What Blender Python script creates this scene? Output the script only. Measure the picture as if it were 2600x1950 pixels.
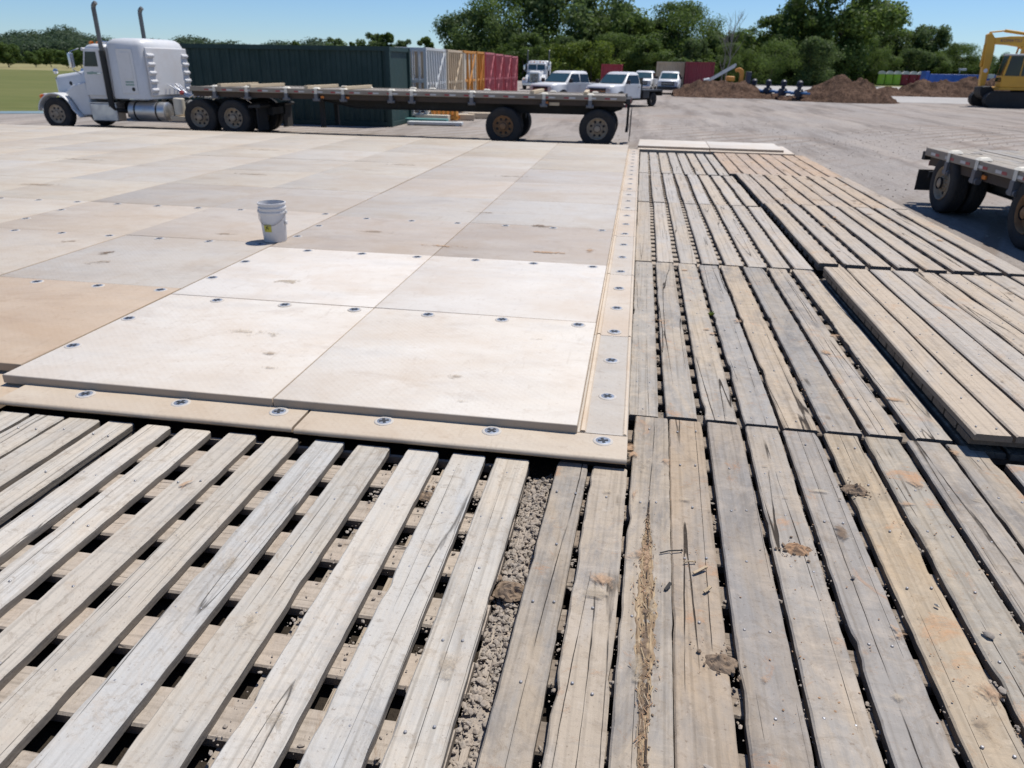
import bpy, bmesh, math, random
from mathutils import Vector, Matrix, noise as mnoise
for o in list(bpy.data.objects): bpy.data.objects.remove(o, do_unlink=True)
SC = bpy.context.scene
COL = SC.collection
R = math.radians
random.seed(7)

# ------------------------------------------------------------------ camera, sky, sun
CAM_Z = 2.033
cd = bpy.data.cameras.new('camera'); cam = bpy.data.objects.new('camera', cd); COL.objects.link(cam)
cd.sensor_width = 36; cd.lens = 36*1847.8/2600; cd.clip_start = .05; cd.clip_end = 3000
tilt, roll, yaw = 0.411941, 0.01761, -0.156235
_f = Vector((math.sin(yaw)*math.cos(tilt), math.cos(yaw)*math.cos(tilt), -math.sin(tilt)))
_r = Vector((math.cos(yaw), -math.sin(yaw), 0)); _u = _r.cross(_f)
_r2 = _r*math.cos(roll)+_u*math.sin(roll); _u2 = -_r*math.sin(roll)+_u*math.cos(roll)
M = Matrix((_r2, _u2, -_f)).transposed().to_4x4(); M.translation = (0, 0, CAM_Z)
cam.matrix_world = M
cd.dof.use_dof = True; cd.dof.focus_distance = 2.6; cd.dof.aperture_fstop = 4.5
SC.camera = cam
SUN_EL, SUN_AZ = R(66), math.atan2(.63, .77)
w = bpy.data.worlds.new('World'); SC.world = w; w.use_nodes = True
nt = w.node_tree; nt.nodes.clear()
sky = nt.nodes.new('ShaderNodeTexSky'); sky.sky_type = 'NISHITA'; sky.sun_disc = False
sky.sun_elevation = SUN_EL; sky.sun_rotation = SUN_AZ; sky.altitude = 1000
sky.air_density = 1.0; sky.dust_density = .15; sky.ozone_density = 4.0
bg = nt.nodes.new('ShaderNodeBackground'); bg.inputs[1].default_value = .095
wo = nt.nodes.new('ShaderNodeOutputWorld')
tintn = nt.nodes.new('ShaderNodeMix'); tintn.data_type = 'RGBA'; tintn.blend_type = 'MULTIPLY'; tintn.inputs[0].default_value = 1
tintn.inputs[7].default_value = (.79, .97, 1.20, 1)   # clear deep-blue summer sky, the same all round
nt.links.new(sky.outputs[0], tintn.inputs[6]); nt.links.new(tintn.outputs[2], bg.inputs[0]); nt.links.new(bg.outputs[0], wo.inputs[0])
sl = bpy.data.lights.new('sun', 'SUN'); sl.energy = 5.0; sl.angle = R(.53); sl.color = (1, .96, .9)
so = bpy.data.objects.new('sun', sl); COL.objects.link(so)
sd = Vector((math.sin(SUN_AZ)*math.cos(SUN_EL), math.cos(SUN_AZ)*math.cos(SUN_EL), math.sin(SUN_EL)))
so.rotation_euler = sd.to_track_quat('Z', 'Y').to_euler(); so.location = sd*60
vs = SC.view_settings; vs.view_transform = 'Standard'; vs.look = 'None'; vs.exposure = 0; vs.gamma = 1; vs.use_curve_mapping = False

# ------------------------------------------------------------------ helpers
class MB:
    def __init__(s): s.v = []; s.f = []
    def add(s, vs_, fs_):
        n = len(s.v); s.v += [tuple(p) for p in vs_]; s.f += [tuple(i+n for i in f) for f in fs_]; return s
    def box(s, x0, x1, y0, y1, z0, z1):
        return s.add([(x0,y0,z0),(x1,y0,z0),(x1,y1,z0),(x0,y1,z0),(x0,y0,z1),(x1,y0,z1),(x1,y1,z1),(x0,y1,z1)],
            [(0,3,2,1),(4,5,6,7),(0,1,5,4),(1,2,6,5),(2,3,7,6),(3,0,4,7)])
    def hexa(s, bot, top):   # two quads, same winding, counter-clockwise from above
        return s.add(list(bot)+list(top), [(0,3,2,1),(4,5,6,7),(0,1,5,4),(1,2,6,5),(2,3,7,6),(3,0,4,7)])
    def obox(s, c, sx, sy, sz, rot):   # oriented box, rot = Matrix 3x3
        c = Vector(c); pts = []
        for z in (-1, 1):
            for x, y in ((-1,-1),(1,-1),(1,1),(-1,1)):
                pts.append(c + rot @ Vector((x*sx/2, y*sy/2, z*sz/2)))
        return s.hexa(pts[:4], pts[4:])
    def beam(s, a, b, w, h, up=(0,0,1)):
        a, b = Vector(a), Vector(b); d = b-a; L = d.length; d.normalize()
        u = Vector(up)
        if abs(d.dot(u)) > .98: u = Vector((1,0,0))
        y = u.cross(d).normalized(); z = d.cross(y)
        return s.obox((a+b)/2, L, w, h, Matrix((d, y, z)).transposed())
    def cyl(s, a, b, r, n=10, r2=None, cap=True):
        a, b = Vector(a), Vector(b); d = (b-a).normalized()
        u = d.orthogonal().normalized(); v = d.cross(u); r2 = r if r2 is None else r2
        ring = [(math.cos(2*math.pi*i/n), math.sin(2*math.pi*i/n)) for i in range(n)]
        vs_ = [a+u*(c*r)+v*(q*r) for c, q in ring]+[b+u*(c*r2)+v*(q*r2) for c, q in ring]
        fs_ = [(i, (i+1) % n, n+(i+1) % n, n+i) for i in range(n)]
        if cap: fs_ += [tuple(range(n-1, -1, -1)), tuple(range(n, 2*n))]
        return s.add(vs_, fs_)
    def tube(s, pts, r, n=8):
        for a, b in zip(pts[:-1], pts[1:]): s.cyl(a, b, r, n)
        return s
    def lathe(s, prof, c=(0,0,0), axis='Y', n=24):   # prof: (radius, along)
        k = len(prof); vs_ = []
        for i in range(n):
            a = 2*math.pi*i/n; ca, sa = math.cos(a), math.sin(a)
            for r, t in prof:
                if axis == 'Y': p = (c[0]+r*ca, c[1]+t, c[2]+r*sa)
                elif axis == 'Z': p = (c[0]+r*ca, c[1]+r*sa, c[2]+t)
                else: p = (c[0]+t, c[1]+r*ca, c[2]+r*sa)
                vs_.append(p)
        fs_ = []
        for i in range(n):
            j = (i+1) % n
            for q in range(k-1): fs_.append((i*k+q, j*k+q, j*k+q+1, i*k+q+1))
        return s.add(vs_, fs_)
    def prism(s, poly, a, b, axis='Y'):   # polygon in the other two axes, extruded from a to b
        n = len(poly)
        def P(p, t):
            return (p[0], t, p[1]) if axis == 'Y' else ((t, p[0], p[1]) if axis == 'X' else (p[0], p[1], t))
        vs_ = [P(p, a) for p in poly]+[P(p, b) for p in poly]
        fs_ = [(i, (i+1) % n, n+(i+1) % n, n+i) for i in range(n)]+[tuple(range(n-1,-1,-1)), tuple(range(n, 2*n))]
        return s.add(vs_, fs_)
    def loft(s, secs, cap=True):
        k = len(secs[0]); vs_ = [p for q in secs for p in q]; fs_ = []
        for i in range(len(secs)-1):
            for j in range(k): fs_.append((i*k+j, i*k+(j+1) % k, (i+1)*k+(j+1) % k, (i+1)*k+j))
        if cap: fs_ += [tuple(range(k-1,-1,-1)), tuple((len(secs)-1)*k+j for j in range(k))]
        return s.add(vs_, fs_)
    def mesh(s, name, m=None, smooth=35, fix=True):
        me = bpy.data.meshes.new(name); me.from_pydata([tuple(p) for p in s.v], [], s.f)
        if fix:
            bm = bmesh.new(); bm.from_mesh(me); bmesh.ops.recalc_face_normals(bm, faces=bm.faces); bm.to_mesh(me); bm.free()
        if m: me.materials.append(m)
        if smooth:
            me.polygons.foreach_set('use_smooth', [True]*len(me.polygons)); me.set_sharp_from_angle(angle=R(smooth))
        me.update(); return me
    def build(s, name, m, parent=None, loc=(0,0,0), smooth=35, bevel=0, fix=True):
        return link(name, s.mesh(name, m, smooth, fix), parent, loc, bevel)
def link(name, me, parent=None, loc=(0,0,0), bevel=0):
    o = bpy.data.objects.new(name, me); COL.objects.link(o); o.location = loc; o.parent = parent
    if bevel:
        b = o.modifiers.new('bevel', 'BEVEL'); b.width = bevel; b.segments = 3; b.limit_method = 'ANGLE'; b.angle_limit = R(40)
        b.harden_normals = False
    return o
def thing(name, label, cat, loc=(0,0,0), rz=0, group=None):
    o = bpy.data.objects.new(name, None); COL.objects.link(o); o.location = loc; o.rotation_euler = (0,0,rz)
    o.empty_display_size = .2
    return tag(o, label, cat, group)
def tag(o, label, cat, group=None):
    o['label'] = label; o['category'] = cat
    if group: o['group'] = group
    return o
def kind(o, k): o['kind'] = k; return o
def kids(o): return [c for c in bpy.data.objects if c.parent == o]
def copy_tree(src, parent=None):
    c = src.copy(); COL.objects.link(c); c.parent = parent
    for ch in kids(src): copy_tree(ch, c)
    return c
ORD = ['first','second','third','fourth','fifth','sixth','seventh','eighth','ninth','tenth','eleventh','twelfth','thirteenth','fourteenth','fifteenth','sixteenth','seventeenth','eighteenth','nineteenth','twentieth']
ORD += ['twenty-'+q for q in ORD[:9]]+['thirtieth']+['thirty-'+q for q in ORD[:9]]

# ------------------------------------------------------------------ materials
class NT:
    def __init__(s, name):
        s.m = bpy.data.materials.new(name); s.m.use_nodes = True; s.t = s.m.node_tree
        s.b = s.t.nodes['Principled BSDF']
    def n(s, typ, **kw):
        x = s.t.nodes.new('ShaderNode'+typ)
        for k, v in kw.items(): setattr(x, k, v)
        return x
    def l(s, a, b): s.t.links.new(a, b)
    def coord(s, scale=(1,1,1), rot=0, rnd=True, world=False):
        if world: src = s.n('NewGeometry').outputs['Position']
        else: src = s.n('TexCoord').outputs['Object']
        if rnd and not world:
            oi = s.n('ObjectInfo'); mu = s.n('VectorMath', operation='SCALE'); mu.inputs[0].default_value = (37., 53., 19.)
            s.l(oi.outputs['Random'], mu.inputs['Scale']); ad = s.n('VectorMath', operation='ADD')
            s.l(src, ad.inputs[0]); s.l(mu.outputs[0], ad.inputs[1]); src = ad.outputs[0]
        mp = s.n('Mapping'); mp.inputs['Scale'].default_value = scale; mp.inputs['Rotation'].default_value = (0,0,rot)
        s.l(src, mp.inputs[0]); return mp.outputs[0]
    def noise(s, co, scale, detail=4, rough=.55, dist=0):
        x = s.n('TexNoise'); x.inputs['Scale'].default_value = scale; x.inputs['Detail'].default_value = detail
        x.inputs['Roughness'].default_value = rough; x.inputs['Distortion'].default_value = dist
        s.l(co, x.inputs['Vector']); return x.outputs['Fac']
    def ramp(s, fac, a, b, va=0., vb=1.):
        x = s.n('MapRange'); x.inputs['From Min'].default_value = a; x.inputs['From Max'].default_value = b
        x.inputs['To Min'].default_value = va; x.inputs['To Max'].default_value = vb
        s.l(fac, x.inputs['Value']); return x.outputs[0]
    def mix(s, fac, a, b, mode='MIX'):
        x = s.n('Mix', data_type='RGBA', blend_type=mode)
        for inp, val in ((x.inputs[0], fac), (x.inputs[6], a), (x.inputs[7], b)):
            if isinstance(val, (int, float)): inp.default_value = val
            elif isinstance(val, tuple): inp.default_value = (*val, 1) if len(val) == 3 else val
            else: s.l(val, inp)
        return x.outputs[2]
    def math(s, op, a, b=0.):
        x = s.n('Math', operation=op)
        for inp, val in zip(x.inputs, (a, b)):
            if isinstance(val, (int, float)): inp.default_value = val
            else: s.l(val, inp)
        return x.outputs[0]
    def bump(s, h, strength=.3, dist=.01, prev=None):
        x = s.n('Bump'); x.inputs['Strength'].default_value = strength; x.inputs['Distance'].default_value = dist
        s.l(h, x.inputs['Height'])
        if prev: s.l(prev, x.inputs['Normal'])
        return x.outputs[0]
    def out(s, col, rough=.6, nrm=None, metal=0., spec=.5):
        for k, val in (('Base Color', col), ('Roughness', rough), ('Metallic', metal), ('Specular IOR Level', spec)):
            i = s.b.inputs[k]
            if isinstance(val, tuple): i.default_value = (*val, 1)
            elif isinstance(val, (int, float)): i.default_value = val
            else: s.l(val, i)
        if nrm: s.l(nrm, s.b.inputs['Normal'])
        return s.m
def paint(name, col, rough=.45, metal=0., dirt=.25, dcol=(.30,.24,.18), sc=3., spec=.5, bump=0):
    t = NT(name); c = t.coord(); n = t.noise(c, sc, 6, .65)
    n2 = t.noise(c, sc*9, 3)
    k = t.mix(t.ramp(n, .42, .75, 0, dirt), col, dcol)
    k = t.mix(t.ramp(n2, .3, .7, 0, .18), k, tuple(x*.7 for x in col))
    nb = t.bump(n2, .3, bump) if bump else None
    return t.out(k, t.ramp(n, .3, .7, max(0,rough-.08), min(1,rough+.2)), nb, metal, spec)

def wood(name, grey, tan, mud, mudamt, crack=1.0, blue=.5):
    t = NT(name); oi = t.n('ObjectInfo')
    c = t.coord((1,1,1)); cm = t.coord((1,.30,1))
    big = t.noise(cm, 3.4, 7, .68, .5)
    grain = t.noise(t.coord((1,.035,1)), 48, 4, .62, .25); g2 = t.noise(t.coord((1,.03,1)), 17, 3, .55, .3)
    pr = t.ramp(oi.outputs['Random'], 0, 1, -.12, .12)
    k = t.mix(t.ramp(t.math('ADD', big, pr), .40, .60), grey, tan)
    k = t.mix(t.ramp(t.noise(cm, 3.3, 7, .72, .8), .52, .66, 0, blue), k, tuple(x*.64 for x in (grey[0], grey[1]*1.01, grey[2]*1.05)))
    gm = t.ramp(t.noise(cm, 2.4, 4), .32, .62, .25, 1)
    k = t.mix(t.math('MULTIPLY', t.ramp(grain, .46, .66, 0, .42), gm), k, tuple(x*.42 for x in tan))
    # growth-ring lines
    ring = t.n('TexWave', wave_type='BANDS', bands_direction='X'); ring.inputs['Scale'].default_value = 5.5
    ring.inputs['Distortion'].default_value = 7; ring.inputs['Detail'].default_value = 2; ring.inputs['Detail Scale'].default_value = .55; t.l(t.coord((1,.05,1)), ring.inputs['Vector'])
    k = t.mix(t.math('MULTIPLY', t.ramp(ring.outputs['Fac'], .86, .99, 0, .34), gm), k, tuple(x*.35 for x in tan))
    # knots
    vo = t.n('TexVoronoi'); vo.inputs['Scale'].default_value = 2.1; t.l(t.coord((1,.55,1)), vo.inputs['Vector'])
    kd = t.math('ADD', vo.outputs['Distance'], t.math('MULTIPLY', t.noise(c, 40, 3), .02))
    k = t.mix(t.ramp(kd, .035, .062, .8, 0), k, (.13,.085,.055))
    # dust clouds and trodden dirt
    k = t.mix(t.ramp(t.noise(c, 6.5, 8, .75, .6), .48, .66, 0, .50), k, (.475,.41,.335))
    k = t.mix(t.ramp(t.noise(c, 10, 8, .8, 1.5), .53, .66, 0, .55), k, (.24,.19,.14))
    k = t.mix(t.ramp(t.noise(c, 22, 6, .75, .8), .58, .70, 0, .35), k, (.53,.48,.42))
    md = t.noise(c, 3.1, 9, .76, .6)
    k = t.mix(t.ramp(md, .58, .70, 0, mudamt), k, mud)
    # drying cracks along the grain
    cr = t.noise(t.coord((1,.02,1)), 9.5, .6, .4, .03)
    wob = t.math('MULTIPLY', t.math('SUBTRACT', t.noise(t.coord((1,.12,1)), 60, 2), .5), .012)
    cd_ = t.math('ABSOLUTE', t.math('ADD', t.math('SUBTRACT', cr, .5), wob))
    gate = t.ramp(t.noise(t.coord((.6,.3,1)), 2.6, 3, .6), .44, .54)
    wd = t.ramp(t.noise(cm, 6, 3), .35, .65, .003, .0085)
    line = t.math('MULTIPLY', t.math('SUBTRACT', 1., t.math('MINIMUM', 1., t.math('DIVIDE', cd_, wd))), t.math('MULTIPLY', gate, crack))
    line = t.ramp(line, 0, .45)
    k = t.mix(line, k, (.045,.036,.028))
    sp = t.noise(c, 62, 4, .65)
    k = t.mix(t.ramp(sp, .62, .70, 0, .55), k, (.17,.13,.10))
    sw = t.noise(t.coord((.14,1,1)), 30, 5, .7)   # cross-cut saw and track marks
    k = t.mix(t.ramp(sw, .54, .70, 0, .30), k, tuple(x*.6 for x in grey))
    tint = t.mix(1.0, k, oi.outputs['Color'], 'MULTIPLY')
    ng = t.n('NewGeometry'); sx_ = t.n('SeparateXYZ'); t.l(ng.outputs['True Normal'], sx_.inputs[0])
    tint = t.mix(t.ramp(sx_.outputs['Z'], .25, .6, .75, 0), tint, (.115,.095,.075))   # shade painted onto the upright plank faces
    h = t.math('SUBTRACT', t.math('ADD', t.math('MULTIPLY', grain, .5), t.math('MULTIPLY', g2, .5)), t.math('MULTIPLY', line, 1.5))
    h = t.math('ADD', h, t.ramp(md, .58, .76, 0, mudamt*.7))
    h = t.math('ADD', h, t.math('MULTIPLY', t.noise(c, 34, 5, .65), .6))
    return t.out(tint, .85, t.bump(h, .8, .006), 0, .2)

M_ = {}
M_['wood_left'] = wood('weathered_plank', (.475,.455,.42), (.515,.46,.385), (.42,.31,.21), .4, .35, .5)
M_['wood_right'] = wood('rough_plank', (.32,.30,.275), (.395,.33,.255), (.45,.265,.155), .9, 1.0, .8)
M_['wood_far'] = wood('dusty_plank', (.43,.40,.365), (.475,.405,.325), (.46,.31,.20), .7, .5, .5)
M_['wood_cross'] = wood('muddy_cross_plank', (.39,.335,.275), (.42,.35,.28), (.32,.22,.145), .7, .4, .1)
M_['wood_dim'] = wood('gap_shaded_cross_plank', (.21,.175,.14), (.25,.20,.155), (.22,.14,.09), .8, .4, .1)  # darker cross plank copy, gap shade painted into its colour
M_['wood_side'] = wood('shaded_side_plank', (.10,.085,.07), (.12,.10,.08), (.13,.09,.06), .5, .6, .2)  # dark copy of the plank wood, paints in the stack's shaded side
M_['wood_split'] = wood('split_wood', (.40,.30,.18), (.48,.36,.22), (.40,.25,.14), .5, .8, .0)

def composite():
    t = NT('composite_plastic'); oi = t.n('ObjectInfo')
    c = t.coord(); cx = t.coord((.55,1.6,1))
    n1 = t.noise(c, 1.3, 7, .66, .3); n2 = t.noise(cx, 2.3, 6, .62); n3 = t.noise(c, 7, 5, .7)
    k = t.mix(t.ramp(n1, .47, .70, 0, .50), (.575,.53,.47), (.455,.36,.275))
    k = t.mix(t.ramp(n2, .50, .72, 0, .45), k, (.445,.42,.39))
    k = t.mix(t.ramp(n3, .50, .75, 0, .4), k, (.625,.59,.545))
    k = t.mix(t.ramp(t.noise(cx, 9, 6, .75), .60, .74, 0, .40), k, (.34,.27,.21))
    k = t.mix(t.ramp(t.noise(c, 24, 6, .7), .58, .72, 0, .5), k, (.36,.30,.24))
    sc = t.noise(t.coord((1,.22,1), R(52)), 17, 6, .72, .6); k = t.mix(t.ramp(sc, .58, .72, 0, .38), k, (.33,.275,.22))
    sc = t.noise(t.coord((.18,1,1), R(20)), 30, 5, .7); k = t.mix(t.ramp(sc, .60, .72, 0, .35), k, (.66,.63,.59))
    cw = t.coord((.7,1.5,1), world=True); wn = t.noise(cw, .55, 7, .7, .4)   # dust carried across the joints
    k = t.mix(t.ramp(wn, .44, .66, 0, .55), k, (.47,.385,.30))
    k = t.mix(t.ramp(t.noise(cw, 1.7, 8, .74, .6), .56, .72, 0, .45), k, (.36,.285,.22))
    k = t.mix(1.0, k, oi.outputs['Color'], 'MULTIPLY')
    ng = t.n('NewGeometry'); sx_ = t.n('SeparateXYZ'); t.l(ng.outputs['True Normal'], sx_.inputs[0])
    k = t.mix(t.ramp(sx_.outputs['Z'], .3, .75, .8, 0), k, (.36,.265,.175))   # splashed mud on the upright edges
    # moulded tread
    cc = t.coord((1,1,1), R(45), rnd=False)
    w1 = t.n('TexWave', wave_type='BANDS', bands_direction='X'); w1.inputs['Scale'].default_value = 9
    w2 = t.n('TexWave', wave_type='BANDS', bands_direction='Y'); w2.inputs['Scale'].default_value = 9
    t.l(cc, w1.inputs['Vector']); t.l(cc, w2.inputs['Vector'])
    h = t.math('MAXIMUM', w1.outputs['Fac'], w2.outputs['Fac'])
    h = t.math('ADD', t.math('MULTIPLY', h, .5), t.math('MULTIPLY', n3, .5))
    return t.out(k, t.ramp(n1, .3, .7, .5, .75), t.bump(h, .35, .003), 0, .35)
M_['comp'] = composite()

def gravel():
    t = NT('gravel_ground'); c = t.coord(world=True)
    cs = t.coord((.35,.05,1), R(-24), world=True); cs2 = t.coord((.30,.035,1), R(62), world=True)
    n1 = t.noise(c, .13, 6, .6); n2 = t.noise(cs, 2.2, 6, .65); n3 = t.noise(cs2, 2.6, 5, .65)
    f = t.noise(c, 11, 8, .8); f2 = t.noise(c, 45, 3, .6)
    k = t.mix(t.ramp(n1, .38, .62), (.33,.30,.275), (.375,.325,.28))
    k = t.mix(t.ramp(n2, .48, .62, 0, .85), k, (.19,.16,.138))
    k = t.mix(t.ramp(n3, .52, .64, 0, .7), k, (.46,.40,.345))
    k = t.mix(t.ramp(f, .42, .62, 0, .6), k, (.175,.155,.14))
    k = t.mix(t.ramp(f2, .55, .75, 0, .5), k, (.50,.47,.44))
    wv = t.n('TexWave', wave_type='RINGS', rings_direction='Z'); wv.inputs['Scale'].default_value = .42; wv.inputs['Distortion'].default_value = 3.0; wv.inputs['Detail'].default_value = 3; wv.inputs['Detail Scale'].default_value = .25
    mp = t.n('Mapping'); mp.inputs['Location'].default_value = (-46, 8, 0); t.l(t.coord(world=True), mp.inputs[0]); t.l(mp.outputs[0], wv.inputs['Vector'])
    tr = t.math('MULTIPLY', t.ramp(wv.outputs['Fac'], .72, .92), t.ramp(t.noise(t.coord(world=True), .11, 4), .44, .58))
    k = t.mix(t.math('MULTIPLY', tr, .62), k, (.20,.155,.12))   # curved wheel ruts
    k = t.mix(t.ramp(t.noise(c, .21, 6, .65), .54, .68, 0, .5), k, (.27,.20,.15))
    h = t.math('SUBTRACT', t.math('ADD', f, t.math('MULTIPLY', f2, .35)), t.math('MULTIPLY', tr, .8))
    return t.out(k, .95, t.bump(h, .7, .03), 0, .15)
M_['gravel'] = gravel()
def simple_ground(name, a, b, sc, c3=None, st=(1,1,1)):
    t = NT(name); c = t.coord(st, world=True); n = t.noise(c, sc, 7, .65); f = t.noise(c, sc*14, 4, .7)
    k = t.mix(t.ramp(n, .38, .62), a, b)
    k = t.mix(t.ramp(f, .45, .7, 0, .5), k, c3 or tuple(x*.6 for x in a))
    return t.out(k, .95, t.bump(f, .5, .05), 0, .1)
M_['grass'] = simple_ground('grass_field', (.115,.130,.040), (.155,.155,.055), .06, (.085,.10,.03), (.3,1,1))
M_['drygrass'] = simple_ground('dry_grass', (.30,.255,.13), (.24,.22,.10), .1, (.17,.17,.07), (.3,1,1))
M_['soil'] = simple_ground('shade_dark_soil', (.035,.028,.022), (.05,.04,.03), 2.5, (.02,.016,.013))  # near-black tone paints the deep shade seen through the mat gaps
M_['pad'] = simple_ground('pale_gravel', (.43,.41,.385), (.37,.35,.325), .3, (.30,.28,.255))
M_['pond'] = simple_ground('blue_liner', (.16,.23,.27), (.20,.27,.30), .4, (.12,.17,.2))
def dirt():
    t = NT('brown_dirt'); c = t.coord(world=True); n = t.noise(c, 1.2, 8, .7); f = t.noise(c, 7, 6, .75)
    k = t.mix(t.ramp(n, .38, .6), (.095,.055,.036), (.185,.112,.074)); k = t.mix(t.ramp(f, .4, .65, 0, .6), k, (.045,.031,.023))
    return t.out(k, .95, t.bump(f, .9, .15), 0, .1)
M_['dirt'] = dirt()
def stone():
    t = NT('gravel_stone'); oi = t.n('ObjectInfo'); c = t.coord(world=True); n = t.noise(c, 28, 4, .7); f = t.noise(c, 160, 3, .6)
    k = t.mix(t.ramp(n, .35, .65), (.33,.295,.255), (.39,.325,.26)); k = t.mix(t.ramp(f, .4, .7, 0, .5), k, (.24,.205,.17))
    return t.out(k, .95, t.bump(f, .6, .003), 0, .15)
M_['stone'] = stone()
M_['clay'] = paint('dried_clay', (.38,.24,.145), .95, 0, .4, (.25,.15,.09), 30, .1, .003)
M_['crumb'] = paint('soil_crumbs', (.25,.185,.13), .95, 0, .4, (.14,.10,.07), 40, .1, .003)
M_['white'] = paint('white_paint', (.66,.66,.655), .3, 0, .22, (.5,.44,.37), 1.2)
M_['white_dusty'] = paint('dusty_white_paint', (.64,.63,.62), .4, 0, .35, (.48,.40,.33), 2)
M_['cream'] = paint('cream_plastic', (.66,.60,.48), .5, 0, .3)
M_['chrome'] = paint('chrome', (.72,.73,.75), .16, 1., .15, (.4,.35,.3), 3)
M_['alu'] = paint('aluminium', (.60,.60,.59), .38, .85, .3, (.35,.3,.25), 4)
M_['black'] = paint('black_paint', (.022,.022,.024), .5, 0, .35, (.08,.066,.052), 3)
M_['frame'] = paint('dusty_chassis', (.018,.018,.018), .7, 0, .4, (.06,.048,.036), 3)
M_['rubber'] = paint('tyre_rubber', (.028,.028,.029), .8, 0, .45, (.11,.09,.07), 4, .3)
M_['rust'] = paint('rusty_wheel', (.30,.17,.085), .8, 0, .6, (.10,.06,.04), 8, .3)
M_['tanrim'] = paint('dusty_wheel', (.40,.32,.23), .7, 0, .5, (.16,.11,.08), 8, .3)
M_['glass'] = paint('dark_glass', (.012,.022,.022), .06, 0, .08, (.1,.1,.09), 2)
M_['windscreen'] = paint('windscreen_glass', (.03,.07,.08), .05, 0, .08, (.1,.1,.09), 2, 1.0)
M_['green'] = paint('dark_green_paint', (.012,.040,.034), .55, 0, .25, (.02,.036,.032), 1.5)
M_['greenink'] = paint('green_lettering', (.16,.30,.24), .5, 0, .1)
M_['red'] = paint('red_reflector', (.36,.04,.045), .45, 0, .45)
M_['refl_white'] = paint('white_reflector', (.58,.57,.55), .4, 0, .4)
M_['amber'] = paint('amber_lens', (.75,.22,.03), .3, 0, .15)
M_['redpaint'] = paint('faded_red_paint', (.40,.04,.055), .6, 0, .4, (.42,.16,.16), 1.5)
M_['pinkred'] = paint('sun_faded_red', (.47,.12,.14), .65, 0, .4, (.5,.32,.3), 2)
M_['darkred'] = paint('dark_red_paint', (.22,.022,.035), .5, 0, .3, (.2,.1,.09), 1.5)
M_['greywhite'] = paint('pale_grey_paint', (.55,.57,.57), .55, 0, .4, (.4,.35,.28), 2)
M_['tan'] = paint('tan_paint', (.56,.45,.31), .6, 0, .4, (.35,.25,.17), 2)
M_['orange'] = paint('orange_paint', (.62,.26,.04), .5, 0, .35, (.35,.2,.1), 2)
M_['teal'] = paint('teal_paint', (.08,.26,.24), .5, 0, .3)
M_['yellow'] = paint('yellow_machine_paint', (.68,.36,.035), .42, 0, .25, (.35,.2,.08), 1.5)
M_['lime'] = paint('lime_plastic', (.42,.68,.06), .5, 0, .12)
M_['maroon'] = paint('maroon_plastic', (.34,.025,.045), .5, 0, .12)
M_['whiteroof'] = paint('white_plastic', (.74,.74,.72), .5, 0, .15)
M_['blue'] = paint('blue_paint', (.02,.095,.38), .45, 0, .2, (.1,.15,.25), 1)
M_['ltblue'] = paint('light_blue_paint', (.05,.22,.56), .45, 0, .2, (.1,.15,.25), 1)
M_['navy'] = paint('navy_paint', (.012,.02,.045), .45, 0, .2)
M_['bluepipe'] = paint('blue_pipe', (.03,.13,.32), .45, 0, .2)
M_['bucket'] = paint('bucket_plastic', (.63,.615,.60), .42, 0, .14, (.45,.4,.34), 5)
M_['bucket_lbl'] = paint('yellow_label', (.52,.47,.05), .6, 0, .2)
M_['ink'] = paint('black_print', (.03,.03,.02), .6, 0, 0)
M_['blueink'] = paint('navy_lettering', (.03,.035,.12), .5, 0, .0)
M_['winch2'] = paint('sooty_steel', (.16,.16,.155), .4, .7, .4, (.05,.045,.04), 4)
M_['wire'] = paint('grey_wire', (.30,.30,.31), .45, .8, .2)
M_['pin'] = paint('blue_grey_pin', (.25,.29,.36), .42, .35, .3, (.35,.31,.26), 25)
M_['pin_dark'] = paint('pin_recess', (.02,.024,.032), .6, 0, .2, (.1,.09,.08), 25)
M_['pin_dust'] = paint('pin_dust_ring', (.50,.46,.41), .7, 0, .5, (.42,.36,.3), 25)
M_['screw'] = paint('steel_screw', (.36,.36,.37), .45, .75, .5, (.25,.18,.12), 60)
M_['beam'] = paint('yellow_lumber', (.56,.45,.30), .75, 0, .35, (.35,.26,.17), 5)
M_['strap'] = paint('pale_strap', (.74,.69,.58), .7, 0, .2)
M_['decal'] = paint('white_decal', (.72,.74,.82), .4, 0, .1)
M_['bark'] = paint('tree_bark', (.12,.095,.075), .95, 0, .4, (.06,.05,.04), 3, .2)
M_['deadbark'] = paint('bare_grey_bark', (.20,.185,.165), .95, 0, .3, (.2,.18,.16), 3, .2)
def leaf(name, a, b, tr):
    t = NT(name); oi = t.n('ObjectInfo'); c = t.coord(world=True)
    n = t.noise(c, .55, 4, .6)
    k = t.mix(t.ramp(n, .36, .64), a, b)
    k = t.mix(t.ramp(oi.outputs['Random'], 0, 1, 0, .5), k, tuple(x*.62 for x in a))
    t.out(k, .6, None, 0, .2)
    tl = t.n('BsdfTranslucent'); t.l(t.mix(.5, k, tr), tl.inputs[0])
    ms = t.n('MixShader'); ms.inputs[0].default_value = .42
    t.l(t.b.outputs[0], ms.inputs[1]); t.l(tl.outputs[0], ms.inputs[2])
    t.l(ms.outputs[0], t.t.nodes['Material Output'].inputs[0]); return t.m
M_['leaf'] = leaf('green_leaves', (.065,.11,.026), (.14,.20,.05), (.20,.29,.06))
M_['leaf_blue'] = leaf('blue_green_leaves', (.066,.11,.038), (.145,.20,.07), (.20,.28,.08))
M_['leaf_lime'] = leaf('yellow_green_leaves', (.085,.13,.018), (.14,.19,.03), (.17,.22,.03))
M_['leaf_hill'] = leaf('hillside_leaves', (.055,.090,.045), (.085,.125,.065), (.10,.15,.06))

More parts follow.
